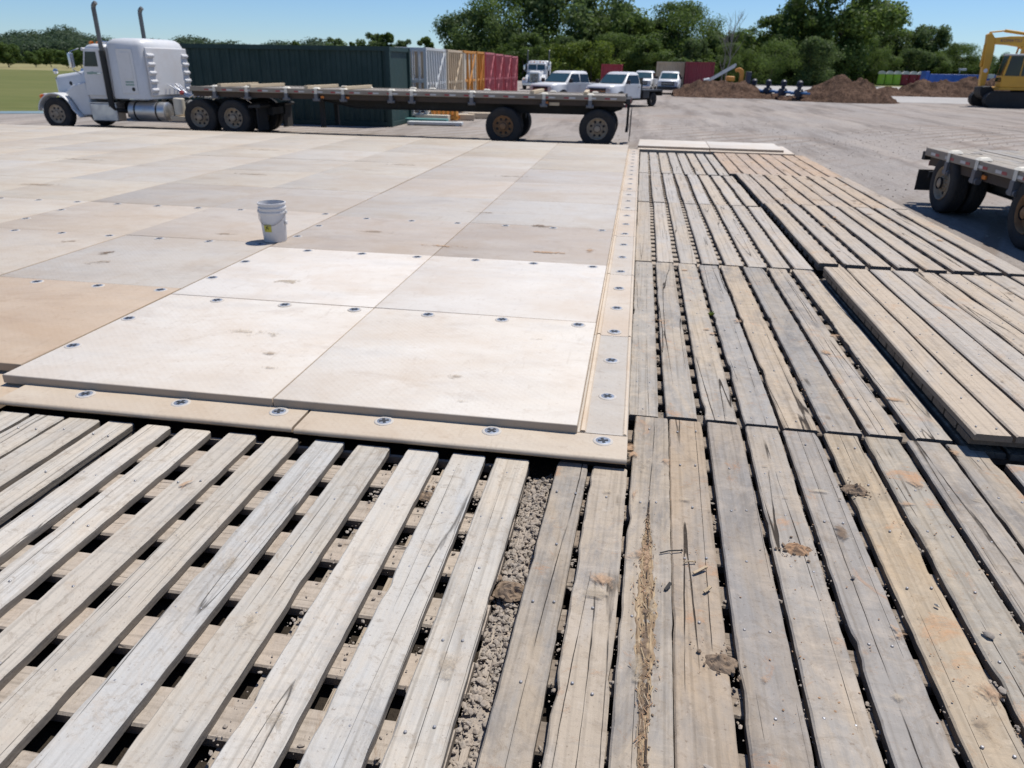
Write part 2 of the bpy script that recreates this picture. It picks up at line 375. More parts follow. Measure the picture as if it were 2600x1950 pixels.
# ------------------------------------------------------------------ ground
def sheet(name, pts, z, m, k='structure'):
    return kind(MB().add([(x, y, z) for x, y in pts], [tuple(range(len(pts)))]).build(name, m, smooth=0), k)
sheet('ground', [(-1500,-200),(1500,-200),(1500,2200),(-1500,2200)], 0, M_['gravel'])
sheet('grass_field', [(-900,-60),(-60,-60),(-30,22),(-24.5,27.4),(-20.2,30.6),(-17,48),(-24,92),(-26,118),(8,128),(24,108),(60,100),(900,100),(900,1500),(-900,1500)], .006, M_['grass'])
sheet('dry_grass', [(-700,118),(-48,124),(-44,210),(-700,330)], .012, M_['drygrass'])
sheet('gap_shade_ground', [(-26,-1.2),(4.3,-1.2),(4.15,19.6),(-.1,20.0),(-26,20.0)], .004, M_['soil'])  # dark sheet standing in for the shade below the mats
sheet('pond_liner', [(-60,21.5),(-30.5,21.2),(-24.6,26.6),(-19.8,29.3),(-20.4,30.5),(-25.2,28.1),(-31.5,23.2),(-60,24)], .012, M_['pond'])
sheet('gravel_pad', [(6.5,62),(30,62),(42,84),(44,132),(26,136),(8,122),(5,100)], .010, M_['pad'])

# ------------------------------------------------------------------ timber mats
def plank_mesh(seed, w=.18, L=3.85, h=.040, n=12, ragged=.0, name='plank'):
    rd = random.Random(seed); b = MB(); k = 8; ch = .006
    a = [rd.uniform(-1,1) for _ in range(8)]
    for i in range(n+1):
        t = i/n; y = (t-.5)*L
        dx = .004*math.sin(3*t+a[0]*3)+.002*math.sin(11*t+a[1]*3)
        eL = rd.uniform(0, .003)+(rd.uniform(0, ragged) if rd.random() < .3 else 0)
        eR = rd.uniform(0, .003)+(rd.uniform(0, ragged) if rd.random() < .3 else 0)
        dz = .002*math.sin(4*t+a[2]*3)+rd.uniform(-.0008,.0008)
        cup = .0015*a[3]
        xl, xr = -w/2+dx+eL, w/2+dx-eR
        c1, c2 = ch+rd.uniform(0,.004), ch+rd.uniform(0,.004)
        b.v += [(xl,y,0),(xl,y,h-c1+dz),(xl+c1,y,h+dz),(dx-w*.17,y,h+dz+cup),(dx+w*.17,y,h+dz+cup),(xr-c2,y,h+dz),(xr,y,h-c2+dz),(xr,y,0)]
    for i in range(n):
        for j in range(k): b.f.append((i*k+j, i*k+(j+1) % k, (i+1)*k+(j+1) % k, (i+1)*k+j))
    b.f += [tuple(range(k-1,-1,-1)), tuple(n*k+j for j in range(k))]
    return b.mesh(name, None, 30)
PM = [plank_mesh(s, ragged=(.012 if s > 4 else .004)) for s in range(10)]
def worn_plank(seed, w=.18, L=3.85, h=.040, n=84):
    rd = random.Random(seed); b = MB(); k = 8; a = [rd.uniform(-1,1) for _ in range(8)]; sh = rd.uniform(0,90)
    for i in range(n+1):
        t = i/n; y = (t-.5)*L
        dx = .004*math.sin(3*t+a[0]*3)+.0016*mnoise.noise((y*1.5,sh,0))
        def e(q):
            v = .0022*mnoise.noise((y*9, sh+q, 1))+.0016*mnoise.noise((y*26, sh+q, 2)); c_ = mnoise.noise((y*3.1, sh+q, 5))
            return v+max(0, c_-.32)*.05*(.6+.8*abs(mnoise.noise((y*30, sh+q, 7))))
        eL, eR = e(10), e(40); end = min(1, min(t,1-t)*n/2.5)
        eL += (1-end)*.006*rd.random(); eR += (1-end)*.006*rd.random()
        dz = .0018*math.sin(4*t+a[2]*3)+.0008*mnoise.noise((y*8, sh, 9))
        xl, xr = -w/2+dx+eL, w/2+dx-eR; c1 = .005+.006*abs(mnoise.noise((y*7,sh,11))); c2 = .005+.006*abs(mnoise.noise((y*7,sh,15)))
        b.v += [(xl,y,0),(xl,y,h-c1+dz),(xl+c1,y,h+dz),(dx-w*.17,y,h+dz+.0015*a[3]),(dx+w*.17,y,h+dz+.0015*a[3]),(xr-c2,y,h+dz),(xr,y,h-c2+dz),(xr,y,0)]
    for i in range(n):
        for j in range(k): b.f.append((i*k+j, i*k+(j+1) % k, (i+1)*k+(j+1) % k, (i+1)*k+j))
    b.f += [tuple(range(k-1,-1,-1)), tuple(n*k+j for j in range(k))]
    return b.mesh('plank', None, 30)
PM += [worn_plank(200+q) for q in range(10)]
PMAT = {}
def plank_for(i, mk):
    if (i, mk) not in PMAT:
        me = PM[i].copy(); me.materials.append(M_[mk]); PMAT[(i, mk)] = me
    return PMAT[(i, mk)]
TH = .0415
def put_plank(par, cx, cy, z, w, L, mk, rz=0, name='plank', tint=None, h=1., vi=None):
    o = link(name, plank_for((random.randrange(10)+(10 if mk in ('wood_left','wood_right') and name == 'plank' else 0)) if vi is None else vi, mk), par, (cx, cy, z))
    o.scale = (w/.18, L/3.85, h); o.rotation_euler = (random.uniform(-.0012,.0012), random.uniform(-.008,.008), rz)
    t = random.uniform(.90, 1.08) if tint is None else tint
    wj = random.uniform(-.005,.045); o.color = (t*(1+wj*.6), t, t*(1-wj), 1) if not isinstance(t, tuple) else (*t, 1)
    return o
SCREW = MB()
def timber_mat(label, planks, y0, y1, ztop=.125, mk='wood_right', rz=0, cross=(.17,.305), cph=0, screws=True, group='wooden access mats', tints=None, cmk='wood_cross', under=False):
    xs = [p[0] for p in planks]+[p[1] for p in planks]; cx, cy = (min(xs)+max(xs))/2, (y0+y1)/2
    z0 = ztop-3*TH
    t = thing('timber_mat', label, 'timber mat', (cx, cy, z0), rz, group)
    sb = MB(); W = max(xs)-min(xs)
    for i, p in enumerate(planks):
        a = p[2] if len(p) > 2 else y0; b = p[3] if len(p) > 3 else y1
        a += random.uniform(-.012,.012); b += random.uniform(-.008,.008)
        put_plank(t, (p[0]+p[1])/2-cx, (a+b)/2-cy, 2*TH+random.uniform(-.002,.004), p[1]-p[0], b-a, mk, random.uniform(-.0018,.0018), tint=(tints or {}).get(i))
        if under: put_plank(t, p[1]-cx+.040, 0, .0005, .028, y1-y0-.05, 'wood_cross', 0, 'base_plank')
        if screws:
            yy = a+.07+random.uniform(0,.03)
            while yy < b-.03:
                for q in ((.25,.75) if int(yy*7+i) % 2 else (.5,)):
                    x = p[0]+(p[1]-p[0])*(q+random.uniform(-.07,.07))-cx; y = yy-cy+random.uniform(-.02,.02)
                    z = 3*TH+.0002
                    sb.lathe([(.0001,.003),(.0035,.0028),(.0058,.001),(.006,-.002)], (x, y, z), 'Z', 8)
                yy += max(.40, cross[1])*random.choice([1,1,2])
    y = y0+.02+cph; L = W
    while y < y1-.02:
        wd = min(cross[0], y1-y)
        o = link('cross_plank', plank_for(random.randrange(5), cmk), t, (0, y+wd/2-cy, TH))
        o.scale = (wd/.18, L/3.85, 1); o.rotation_euler = (0, 0, math.pi/2)
        y += cross[1]
    if screws and sb.v: kind(sb.build('screw_heads', M_['screw'], t, fix=False), 'stuff')
    return t
def row(x0, x1, n, gap):
    p = (x1-x0+gap)/n; return [(x0+i*p, x0+i*p+p-gap) for i in range(n)]
A = [(-2.642,-2.487),(-2.408,-2.232),(-2.139,-1.964),(-1.884,-1.71),(-1.623,-1.449),(-1.372,-1.185),(-1.097,-.916),(-.844,-.660),(-.605,-.423)]
matA = timber_mat('slatted timber mat with wide open gaps between its planks, in the near left corner', A, -.5, 3.335, mk='wood_left', cph=.13, under=True,
    tints={4:(.98,.99,1.0),7:(.98,1,1.02),8:(1.03,1.0,.95)})
C = [(-4.86,-4.66),(-4.63,-4.45),(-4.43,-4.25),(-4.22,-4.02),(-4.0,-3.82),(-3.79,-3.60),(-3.575,-3.385),(-3.352,-3.155),(-3.135,-2.925),(-2.885,-2.722)]
timber_mat('timber mat with tight narrow gaps at the left edge, left of the slatted mat', C, -.5, 3.335, mk='wood_left')
Bp = [(-.305,-.145,.15,3.335),(-.122,.060,.15,3.33),(.075,.268),(.278,.468),(.498,.688),(.713,.898),(.923,1.113),(1.153,1.343),(1.373,1.563),(1.593,1.783),(1.803,2.003)]
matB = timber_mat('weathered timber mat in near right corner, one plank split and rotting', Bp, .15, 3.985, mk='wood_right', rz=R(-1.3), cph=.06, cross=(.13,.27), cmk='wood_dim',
    tints={2:(1.0,.99,.97),3:(.97,.90,.82),4:(.86,.85,.85),5:(1.04,1.01,.97),6:(.96,.94,.92),7:(1.12,1.02,.86),8:(1.06,1.02,.93),9:(1.02,1.0,.97)})
timber_mat('clay smeared timber mat at the right frame edge, in front of the doubled stack', row(2.06,4.12,9,.035), .12, 3.78, mk='wood_right', rz=R(-1.0))
R3 = [(.082,.264),(.306,.49),(.535,.725),(.76,.955),(.98,1.175),(1.215,1.42),(1.462,1.65),(1.71,1.915)]
matH = timber_mat('grey timber mat along the plastic flange, second from the viewer, left of the doubled stack', R3, 4.015, 7.86, mk='wood_right', cross=(.13,.25), cmk='wood_dim',
    tints={0:(1.12,1.10,1.06),1:(1.06,1.05,1.03),2:(1.14,1.12,1.08),4:(1.1,1.06,1.0),6:(1.08,1.07,1.06),7:(1.12,1.12,1.12)})
ST = row(1.935,4.06,10,.016)
matS = timber_mat('upper timber mat of the doubled stack, tight tan planks above the dark edge', ST, 3.885, 7.53, ztop=.25, mk='wood_far', tints={i:(1.0,.965,.915) for i in range(10)}, cross=(.17,.19), cmk='wood_side')
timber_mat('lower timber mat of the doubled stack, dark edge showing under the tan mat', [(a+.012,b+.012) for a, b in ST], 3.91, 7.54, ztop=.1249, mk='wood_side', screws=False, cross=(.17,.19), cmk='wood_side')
R4 = [(.085,.27),(.325,.505),(.565,.745),(.80,.985),(1.035,1.225),(1.275,1.47),(1.52,1.71),(1.755,1.95)]
timber_mat('grey timber mat along the plastic flange, third from the viewer, with a broken plank end', R4, 7.90, 11.74, mk='wood_far', cross=(.13,.22), screws=False)
matG = timber_mat('slightly raised timber mat right of a wide dark gap, beyond the doubled stack', row(2.02,4.10,8,.06), 8.06, 11.88, ztop=.160, mk='wood_far', screws=False, tints={i:(1.0,.96,.91) for i in range(8)})
timber_mat('short pale timber mat along the plastic flange, fourth from the viewer', row(.09,1.92,8,.05), 11.78, 15.22, mk='wood_far', screws=False, cross=(.11,.22), cmk='wood_dim')
matE = timber_mat('tan timber mat with scattered dry dirt, right of the fourth flange side mat', row(2.0,4.12,8,.035), 11.93, 15.45, ztop=.150, mk='wood_far', screws=False, tints={i:(1.0,.93,.86) for i in range(8)})
timber_mat('farthest pale timber mat along the plastic flange, ending at the rear plastic strip', row(.10,1.86,8,.04), 15.27, 19.18, mk='wood_far', screws=False, tints={i:(1,.99,.97) for i in range(8)})
matF = timber_mat('farthest orange dusted timber mat at the outer corner by the gravel yard', row(1.89,4.06,8,.022), 15.50, 19.42, ztop=.140, mk='wood_far', screws=False, tints={i:(1.02,.88,.77) for i in range(8)})

# ------------------------------------------------------------------ composite mats
PIN_A = MB().lathe([(.0001,.004),(.050,.004),(.056,.001)], (0,0,0), 'Z', 18).mesh('locking_pin', M_['pin'])
_b = MB()
for q in range(4):
    a = q*math.pi/2+.35
    d = Vector((math.cos(a), math.sin(a), 0)); s_ = Vector((-d.y, d.x, 0))
    _b.hexa([d*.006-s_*.006, d*.034-s_*.011, d*.034+s_*.011, d*.006+s_*.006], [Vector((0,0,.0075))+p for p in (d*.006-s_*.006, d*.034-s_*.011, d*.034+s_*.011, d*.006+s_*.006)])
_b.lathe([(.0001,.0072),(.014,.0072),(.015,.002)], (0,0,0), 'Z', 10)
PIN_B = _b.mesh('pin_slot', M_['pin_dark'])
PIN_C = MB().lathe([(.050,.0035),(.057,.0055),(.068,.002),(.070,.0)], (0,0,0), 'Z', 18).mesh('pin_rim', M_['pin_dust'])
def pin(par, x, y, z, sc=1.):
    o = link('locking_pin', PIN_A, par, (x, y, z)); o.rotation_euler = (0,0,random.uniform(0,1.5)); o.scale = (sc*.80,)*3
    link('pin_slot', PIN_B, o); link('pin_rim', PIN_C, o)
def slab_mesh(w, d, h, seed=0, r=.008, name='panel'):
    b = MB(); sec = []
    for ins, z in ((0,0),(0,h-r),(r*.35,h-r*.3),(r,h)):
        sec.append([(-w/2+ins,-d/2+ins,z),(w/2-ins,-d/2+ins,z),(w/2-ins,d/2-ins,z),(-w/2+ins,d/2-ins,z)])
    return b.loft(sec).mesh(name, M_['comp'], 50)
X0, Y0, P = -.195, 3.585, 1.785
ZT, ZF = .233, .180
NC, NR = 14, 9
tint_known = {(0,0):(1.11,1.10,1.075),(0,1):(1.09,1.085,1.07),(1,0):(1.10,1.10,1.10),(1,1):(1.13,1.13,1.13),
 (0,2):(.82,.70,.58),(1,2):(.80,.785,.765),(2,0):(.76,.72,.69),(2,1):(.79,.75,.72),(2,2):(.84,.80,.76),(3,0):(.83,.83,.83),(3,1):(.80,.79,.78),
 (3,2):(.78,.76,.74),(3,3):(.70,.68,.66),(2,3):(.84,.79,.73),(1,3):(.81,.77,.72),(4,0):(.84,.82,.80),(4,1):(.86,.83,.80),(5,0):(.80,.79,.79),(5,1):(.80,.78,.76)}
PANEL = {}
PBASE = [slab_mesh(P-.005, P-.005, ZT-ZF+.002, name='panel') for _ in range(1)]
def colour_word(t):
    m = sum(t)/3; warm = t[0]-t[2]
    if m > .96: return 'bright white'
    if warm > .15: return 'tan'
    if m > .84: return 'pale cream' if warm > .02 else 'pale grey'
    if m > .79: return 'dusty beige' if warm > .02 else 'light grey'
    return 'brownish grey' if warm > .03 else 'mid grey'
rc = random.Random(3)
for c in range(NC):
    yo = 0.0 if c < 2 else .17
    for r in range(NR):
        if c >= 2 and r == NR-1 and c % 2: pass
        t = tint_known.get((r, c))
        if t is None:
            m = rc.choice([.79,.81,.82,.83,.85]); wv = rc.uniform(.02,.07); t = (m+wv*.5, m, m-wv)
        cx, cy = X0-P*(c+.5)-(.012 if c >= 2 else 0), Y0+P*(r+.5)+yo
        lab = '%s plastic mat, %s row from front edge, %s from wooden planks' % (colour_word(t), ORD[r], ORD[c])
        mt = thing('composite_mat', lab, 'ground mat', (cx, cy, ZF), 0, 'interlocking plastic ground mats')
        o = link('panel', PBASE[0], mt, (0, 0, -.002+random.uniform(-.002,.002))); o.color = (*t, 1)
        o.rotation_euler = (random.uniform(-.0012,.0012), random.uniform(-.0012,.0012), random.uniform(-.001,.001))
        PANEL[(r, c)] = mt
        bs = MB().box(-P/2+.003, P/2-.003, -P/2+.02, P/2-.003, -ZF+.001, -.0025).build('base', M_['comp'], mt); bs.color = (.12,.115,.11,1)  # base tinted dark to paint the shade below the flange
        if cy < 9.8 and c < 6:
            if r > 0:
                for q in (-.42, .17, .76): pin(mt, q, -.085+P*.5-P+P*.0+.0-(-P/2)-P/2+.17 if False else P/2-.09, ZT-ZF)
            else:
                for q in (-.42, .17, .76): pin(mt, q, P/2-.09, ZT-ZF)
            if c % 2 == 1 and c > 0:
                for q in (-.36, .24): pin(mt, -P/2+.075, q, ZT-ZF)
# flanges: rounded strips that stick out below the panels
def flange(par, x0, x1, y0, y1, z0, z1, tint, side, name='flange'):
    lx, ly = par.location.x, par.location.y; b = MB(); rr = .022; N = 5
    secs = []
    if side == 'front': prof = [(y1, z0), (y1, z1)]+[(y0+rr-rr*math.sin(a), z1-rr+rr*math.cos(a)) for a in [i*math.pi/2/N for i in range(N+1)]]+[(y0, z0+.01),(y0+.01, z0)]
    else: prof = [(x0, z0), (x0, z1)]+[(x1-rr*.5+rr*.5*math.sin(a), z1-rr*.5+rr*.5*math.cos(a)) for a in [i*math.pi/2/N for i in range(N+1)]]+[(x1, z0+.005),(x1-.005, z0)]
    n = 10
    for i in range(n+1):
        t = i/n; jz = random.uniform(-.0012,.0012)
        if side == 'front': secs.append([(x0+(x1-x0)*t-lx, p[0]-ly+random.uniform(-.001,.001), p[1]-ZF+jz) for p in prof])
        else: secs.append([(p[0]-lx+random.uniform(-.001,.001), y0+(y1-y0)*t-ly, p[1]-ZF+jz) for p in prof])
    o = b.loft(secs).build(name, M_['comp'], par, smooth=60); o.color = (*tint, 1); return o
FT = (.92,.85,.75)
flange(PANEL[(0,0)], -1.742, .080, 3.335, 3.60, .148, ZF, FT, 'front'); flange(PANEL[(0,1)], -3.605, -1.758, 3.345, 3.60, .149, ZF+.001, FT, 'front')
for i in range(12):
    flange(PANEL[(0,min(NC-1,i+2))], -3.63-1.8*(i+1), -3.63-1.8*i-.012, 3.36, 3.62+.17, .10, ZF-.02, (.92,.80,.66), 'front')
for x in (-3.152,-2.53,-1.916,-1.284,-.664,-.051): pin(PANEL[(0,0)] if x > -1.75 else PANEL[(0,1)], x-(PANEL[(0,0)] if x > -1.75 else PANEL[(0,1)]).location.x, 3.525-PANEL[(0,0)].location.y, .0012)
yy = [3.605, 5.235]+[5.235+1.79*i for i in range(1, 8)]+[19.25]
for i in range(len(yy)-1):
    pp = PANEL[(min(i, NR-1), 0)]
    tt = (.80,.79,.77) if i == 0 else ((.96,.90,.83) if i % 2 else (.90,.87,.83))
    flange(pp, -.197, .080, yy[i]+.004, yy[i+1]-.004, .125, ZF, tt, 'right')
    # mud-filled raised lips along the strip
    for xa, xb, ww in ((-.185,-.150,.010),(.052,.074,.006)):
        o = MB().prism([(xa,0),(xb,0),(xb-.008,ww),(xa+.008,ww)], yy[i]+.01-pp.location.y, yy[i+1]-.01-pp.location.y, 'Y')
        o.v = [(x-pp.location.x, y, z+.0005) for x, y, z in o.v]; o = o.build('flange_lip', M_['comp'], pp); o.color = (1.05,.96,.84,1)
    y = 4.115+.6065*0
    for k in range(26):
        y = 4.115+.6065*k
        if yy[i] < y < yy[i+1]: pin(pp, -.052-pp.location.x, y-pp.location.y, .0012)
# rear strip of two mats beyond the planks
for i, (xa, xb, lb) in enumerate(((.06,1.83,'white plastic mat beyond the farthest planks, left one of the rear pair'),(1.85,3.62,'white plastic mat beyond the farthest planks, right one at the yard corner'))):
    mt = thing('composite_mat', lb, 'ground mat', ((xa+xb)/2, 20.55, ZF), R(-1.2), 'interlocking plastic ground mats')
    o = link('panel', PBASE[0], mt, (0,0,-.002)); o.color = (1.05,1.04,1.02,1)
    f_ = MB().box(-.89,.885 if i == 0 else 1.12,-1.17,-.86,-ZF+.001,-.004).build('flange', M_['comp'], mt, bevel=.012); f_.color = (1.0,.92,.82,1)
    f_ = MB().box(-.89,.88,-.86,.86,-ZF+.001,-.0045).build('base', M_['comp'], mt); f_.color = (.6,.57,.53,1)
    if i == 1:
        f_ = MB().box(.895,1.12,-.855,.80,-ZF+.001,-.003).build('flange', M_['comp'], mt, bevel=.012); f_.color = (1.05,1.0,.95,1)

# dirt film lying on mats: thin irregular patches
def blob(name, par, x, y, z, rx, ry, rot, m, seed, h=.004, n=26, col=None):
    rd = random.Random(seed); b = MB(); ph = [rd.uniform(0,6.28) for _ in range(5)]
    ring = []
    for i in range(n):
        a = 2*math.pi*i/n; q = 1+.22*math.sin(3*a+ph[0])+.16*math.sin(5*a+ph[1])+.12*math.sin(9*a+ph[2])+rd.uniform(-.1,.1)
        ring.append((rx*q*math.cos(a), ry*q*math.sin(a)))
    cr, sr = math.cos(rot), math.sin(rot)
    ring = [(u*cr-v*sr, u*sr+v*cr) for u, v in ring]
    vs_ = [(u, v, 0) for u, v in ring]+[(u*.6, v*.6, h*rd.uniform(.6,1.3)) for u, v in ring]+[(0,0,h)]
    fs_ = [(i, (i+1) % n, n+(i+1) % n, n+i) for i in range(n)]+[(n+i, n+(i+1) % n, 2*n) for i in range(n)]
    o = b.add(vs_, fs_).build(name, m, par, (x, y, z), smooth=80); return o
def film(name, col, thr, amax):
    t = NT(name); c = t.coord(); n = t.noise(c, 9, 8, .75, .6); n2 = t.noise(c, 70, 4, .7)
    gen = t.n('TexCoord').outputs['Generated']; sb = t.n('VectorMath', operation='SUBTRACT'); sb.inputs[1].default_value = (.5,.5,.5); t.l(gen, sb.inputs[0])
    fl = t.n('VectorMath', operation='MULTIPLY'); fl.inputs[1].default_value = (2,2,0); t.l(sb.outputs[0], fl.inputs[0])
    ln = t.n('VectorMath', operation='LENGTH'); t.l(fl.outputs[0], ln.inputs[0])
    t.out(t.mix(t.ramp(n2, .35, .65), col, tuple(x*.7 for x in col)), .95, t.bump(n2, .4, .002), 0, .1)
    a = t.math('ADD', t.math('MULTIPLY', t.math('SUBTRACT', n, .28), 1.8), t.ramp(ln.outputs['Value'], .0, .95, .16, -.55)); a = t.ramp(a, thr, thr+.22, 0, amax); t.l(a, t.b.inputs['Alpha']); return t.m
def rot():
    t = NT('rotten_wood'); c = t.coord((1,.10,1), rnd=False); n = t.noise(c, 90, 5, .7); n2 = t.noise(t.coord((1,.5,1), rnd=False), 14, 5, .7)
    k = t.mix(t.ramp(n, .35, .62), (.16,.105,.065), (.44,.33,.205)); k = t.mix(t.ramp(n2, .48, .64, 0, .8), k, (.25,.175,.115))
    return t.out(k, .95, t.bump(n, .9, .004), 0, .1)
M_['rot'] = rot()
M_['cavity'] = paint('dark_rot', (.045,.03,.02), .95, 0, .3, (.1,.07,.045), 20)
M_['film_brown'] = film('brown_dirt_film', (.36,.275,.195), .34, .55)
M_['film_clay'] = film('clay_film', (.50,.335,.215), .34, .85)
M_['film_dark'] = film('dark_dirt_film', (.23,.165,.115), .34, .8)
M_['film_tan'] = film('tan_dust_film', (.50,.415,.31), .34, .55)
def on_panel(x, y, rx, ry, rot, m, seed):
    c = min(range(NC), key=lambda q: abs(PANEL[(0,q)].location.x-x)); r = min(range(NR), key=lambda q: abs(PANEL[(q,c)].location.y-y))
    pm = PANEL[(r,c)]; blob('dirt_stain', pm, x-pm.location.x, y-pm.location.y, ZT-ZF+.0035, rx, ry, rot, M_[m], seed, .002)
for a in ((-5.20,6.50,.22,.085,.9,'film_dark',1),(-5.0,6.2,.3,.05,.8,'film_brown',2),(-2.35,4.25,.16,.05,.2,'film_brown',3),(-2.2,4.02,.15,.04,.1,'film_brown',4),
          (-2.6,4.6,.5,.10,.2,'film_tan',5),(-1.0,4.1,.12,.06,.6,'film_brown',6),(-.6,4.9,.10,.03,.2,'film_tan',7),(-1.1,8.9,.30,.12,.7,'film_dark',8),(-2.9,8.1,.55,.14,.05,'film_brown',9),
          (-.42,7.7,.14,.35,.1,'film_clay',10),(-.9,7.55,.5,.12,0,'film_clay',11),(-5.9,6.9,.28,.07,.6,'film_brown',12),(-4.6,7.6,.35,.09,.3,'film_brown',13),(-2.0,7.6,.6,.1,.1,'film_clay',14),
          (-3.0,5.9,.3,.08,.5,'film_tan',15),(-.9,3.75,.1,.05,0,'film_tan',16),(-1.9,9.6,.5,.1,0,'film_brown',17),(-6.6,12.2,.8,.2,.1,'film_brown',18),(-9.0,10.2,.9,.2,.2,'film_brown',19),
          (-10.5,13.2,1.2,.25,0,'film_brown',20),(-4.5,14.2,.9,.2,.1,'film_brown',21),(-2.2,13.2,.8,.2,0,'film_brown',22),(-8,15.8,1.2,.25,0,'film_tan',23)): on_panel(*a)

# ------------------------------------------------------------------ debris, gravel
def stone_verts(rd, c, s, b, flat=.7):
    base = [(0,0,1),(.9,0,.3),(.28,.85,.35),(-.72,.53,.3),(-.72,-.53,.35),(.28,-.85,.3),(.72,.53,-.35),(-.28,.85,-.3),(-.9,0,-.35),(-.28,-.85,-.3),(.72,-.53,-.35),(0,0,-1)]
    F = [(0,1,2),(0,2,3),(0,3,4),(0,4,5),(0,5,1),(1,6,2),(2,7,3),(3,8,4),(4,9,5),(5,10,1),(6,7,2),(7,8,3),(8,9,4),(9,10,5),(10,6,1),(11,7,6),(11,8,7),(11,9,8),(11,10,9),(11,6,10)]
    q = Matrix.Rotation(rd.uniform(0,6.28), 3, 'Z') @ Matrix.Rotation(rd.uniform(-.5,.5), 3, 'X')
    st = Vector((rd.uniform(.7,1.35), rd.uniform(.6,1.0), flat*rd.uniform(.7,1.1)))
    b.add([Vector(c)+q @ Vector((p[0]*st.x*s*rd.uniform(.8,1.15), p[1]*st.y*s*rd.uniform(.8,1.15), p[2]*st.z*s*rd.uniform(.8,1.1))) for p in base], F)
rd = random.Random(11)
g = MB(); nx, ny = 8, 190   # gravel-filled slot between the two near mats
for j in range(ny+1):
    for i in range(nx+1):
        y = -.3+3.75*j/ny; x = -.425+.125*i/nx
        z = .038+.030*mnoise.noise((x*9, y*5, 1))+.022*mnoise.noise((x*40, y*40, 3))-.012*abs(i/nx-.5)
        if y > 3.2: z -= .04*(y-3.2)/.25
        g.v.append((x, y, z))
for j in range(ny):
    for i in range(nx): g.f.append((j*(nx+1)+i, j*(nx+1)+i+1, (j+1)*(nx+1)+i+1, (j+1)*(nx+1)+i))
for i in range(2600):
    y = rd.uniform(.9, 3.3); x = rd.uniform(-.425,-.295); z = .043+.03*mnoise.noise((x*9, y*5, 1))
    stone_verts(rd, (x, y, z+.003), rd.choice([.0015,.002,.003,.003,.004,.005,.007,.010,.015]), g, rd.uniform(.5,.9))
kind(g.build('gravel_fill', M_['stone'], smooth=0, fix=False), 'stuff')
g = MB()   # crumbs lying on the cross planks inside the gaps
def gap_crumbs(n, xs, y0, y1, zr):
    for i in range(n):
        x = rd.choice(xs)+rd.uniform(-.02,.02); c0 = rd.choice(cl); y = c0+rd.gauss(0,.09)
        if y0 < y < y1: stone_verts(rd, (x, y, rd.uniform(*zr)), rd.choice([.002,.003,.004,.006,.010]), g)
cl = [rd.uniform(.9,3.9) for _ in range(28)]
gap_crumbs(500, [-.63,-.88,-1.14,-.115,-.13], 1.0, 3.35, (.085,.09))
gap_crumbs(900, [.07,.285,.49,.705,.92,1.14,1.365,1.585,1.80], 1.0, 3.95, (.086,.112))
cl = [rd.uniform(4.0,7.8) for _ in range(30)]
gap_crumbs(500, [.285,.51,.74,.967,1.19,1.44,1.68], 4.0, 7.85, (.085,.10))
kind(g.build('soil_crumbs', M_['stone'], smooth=0, fix=False), 'stuff')
g = MB()
for i in range(420):   # specks on top of the near planks
    cx_, cy_ = rd.choice([(.35,2.9),(1.35,3.2),(.9,2.6),(1.6,2.3),(.65,1.9),(1.1,1.9),(1.9,2.4),(2.6,5.3),(3.1,5.8),(2.9,4.6),(1.3,4.6),(1.65,2.9),(1.25,2.2)])
    x, y = rd.gauss(cx_,.14), rd.gauss(cy_,.22)
    zt = .25 if (x > 1.95 and 3.9 < y < 7.5) else .127
    stone_verts(rd, (x, y, zt+.0005), rd.choice([.0015,.002,.0025,.0035,.005]), g, .4)
kind(g.build('grit', M_['clay'], smooth=0, fix=False), 'stuff')
for x, y, s, lb in ((1.43,2.36,.020,'flat grey stone on a plank right of the tan plank, larger of two'),(1.36,2.08,.018,'small grey stone on the planks below the flat grey stone'),(1.92,2.30,.018,'grey pebble lying in the orange clay patch at the right edge'),
                    (1.30,2.50,.011,'tiny pale stone near the middle of the right hand planks'),(1.02,2.62,.013,'white pebble caught at a gap edge in the right planks'),(.36,1.60,.018,'round white stone pressed into the brown plank')):
    b = MB(); stone_verts(random.Random(int(x*1000)), (0,0,0), s, b, .75); tag(b.build('stone', M_['stone'] if s != .011 else M_['cream'], None, (x, y, .127+s*.4), smooth=40), lb, 'stone', 'loose stones on the planks')
CRUMBS = MB()
def clod(x, y, z, s, m, seed, lb, n=38):
    r_ = random.Random(seed); b = MB(); N, K = 30, 9
    for k in range(K):
        for i in range(N):
            a = 2*math.pi*i/N; q = k/(K-1)
            rr = s*q*(1+.35*mnoise.noise(Vector((math.cos(a)*1.6, math.sin(a)*1.6, seed))))
            h = s*.55*(1-q**1.6)*(.8+.9*mnoise.noise(Vector((rr*math.cos(a)*55, rr*math.sin(a)*55, seed*3.1))))-.002
            b.v.append((rr*math.cos(a)*1.15, rr*math.sin(a)*.85, h if k < K-1 else -.004))
    for k in range(K-1):
        for i in range(N): b.f.append((k*N+i, (k+1)*N+i, (k+1)*N+(i+1) % N, k*N+(i+1) % N))
    tag(b.build('mud_clod', M_[m], None, (x, y, z), smooth=0, fix=False), lb, 'mud clod', 'clods of dried mud')
    for i in range(n):
        stone_verts(r_, (x+r_.gauss(0,s*.9), y+r_.gauss(0,s*.8), z+.003), s*r_.choice([.05,.07,.1,.14,.2]), CRUMBS, .8)
clod(1.21,3.35,.129,.055,'crumb',1,'dark brown mud clod on the tan plank near the stack')
clod(.83,2.78,.129,.05,'clay',2,'orange mud clod on the fourth right hand plank by a gap')
clod(.44,2.05,.127,.05,'crumb',3,'dark crumbly clod hanging at the gap beside the brown plank')
clod(1.93,2.36,.128,.10,'clay',4,'spread of orange clay crumbs at the right frame edge',70)
clod(-.36,2.35,.075,.07,'crumb',5,'dark mud clods in the gravel slot between the near mats')
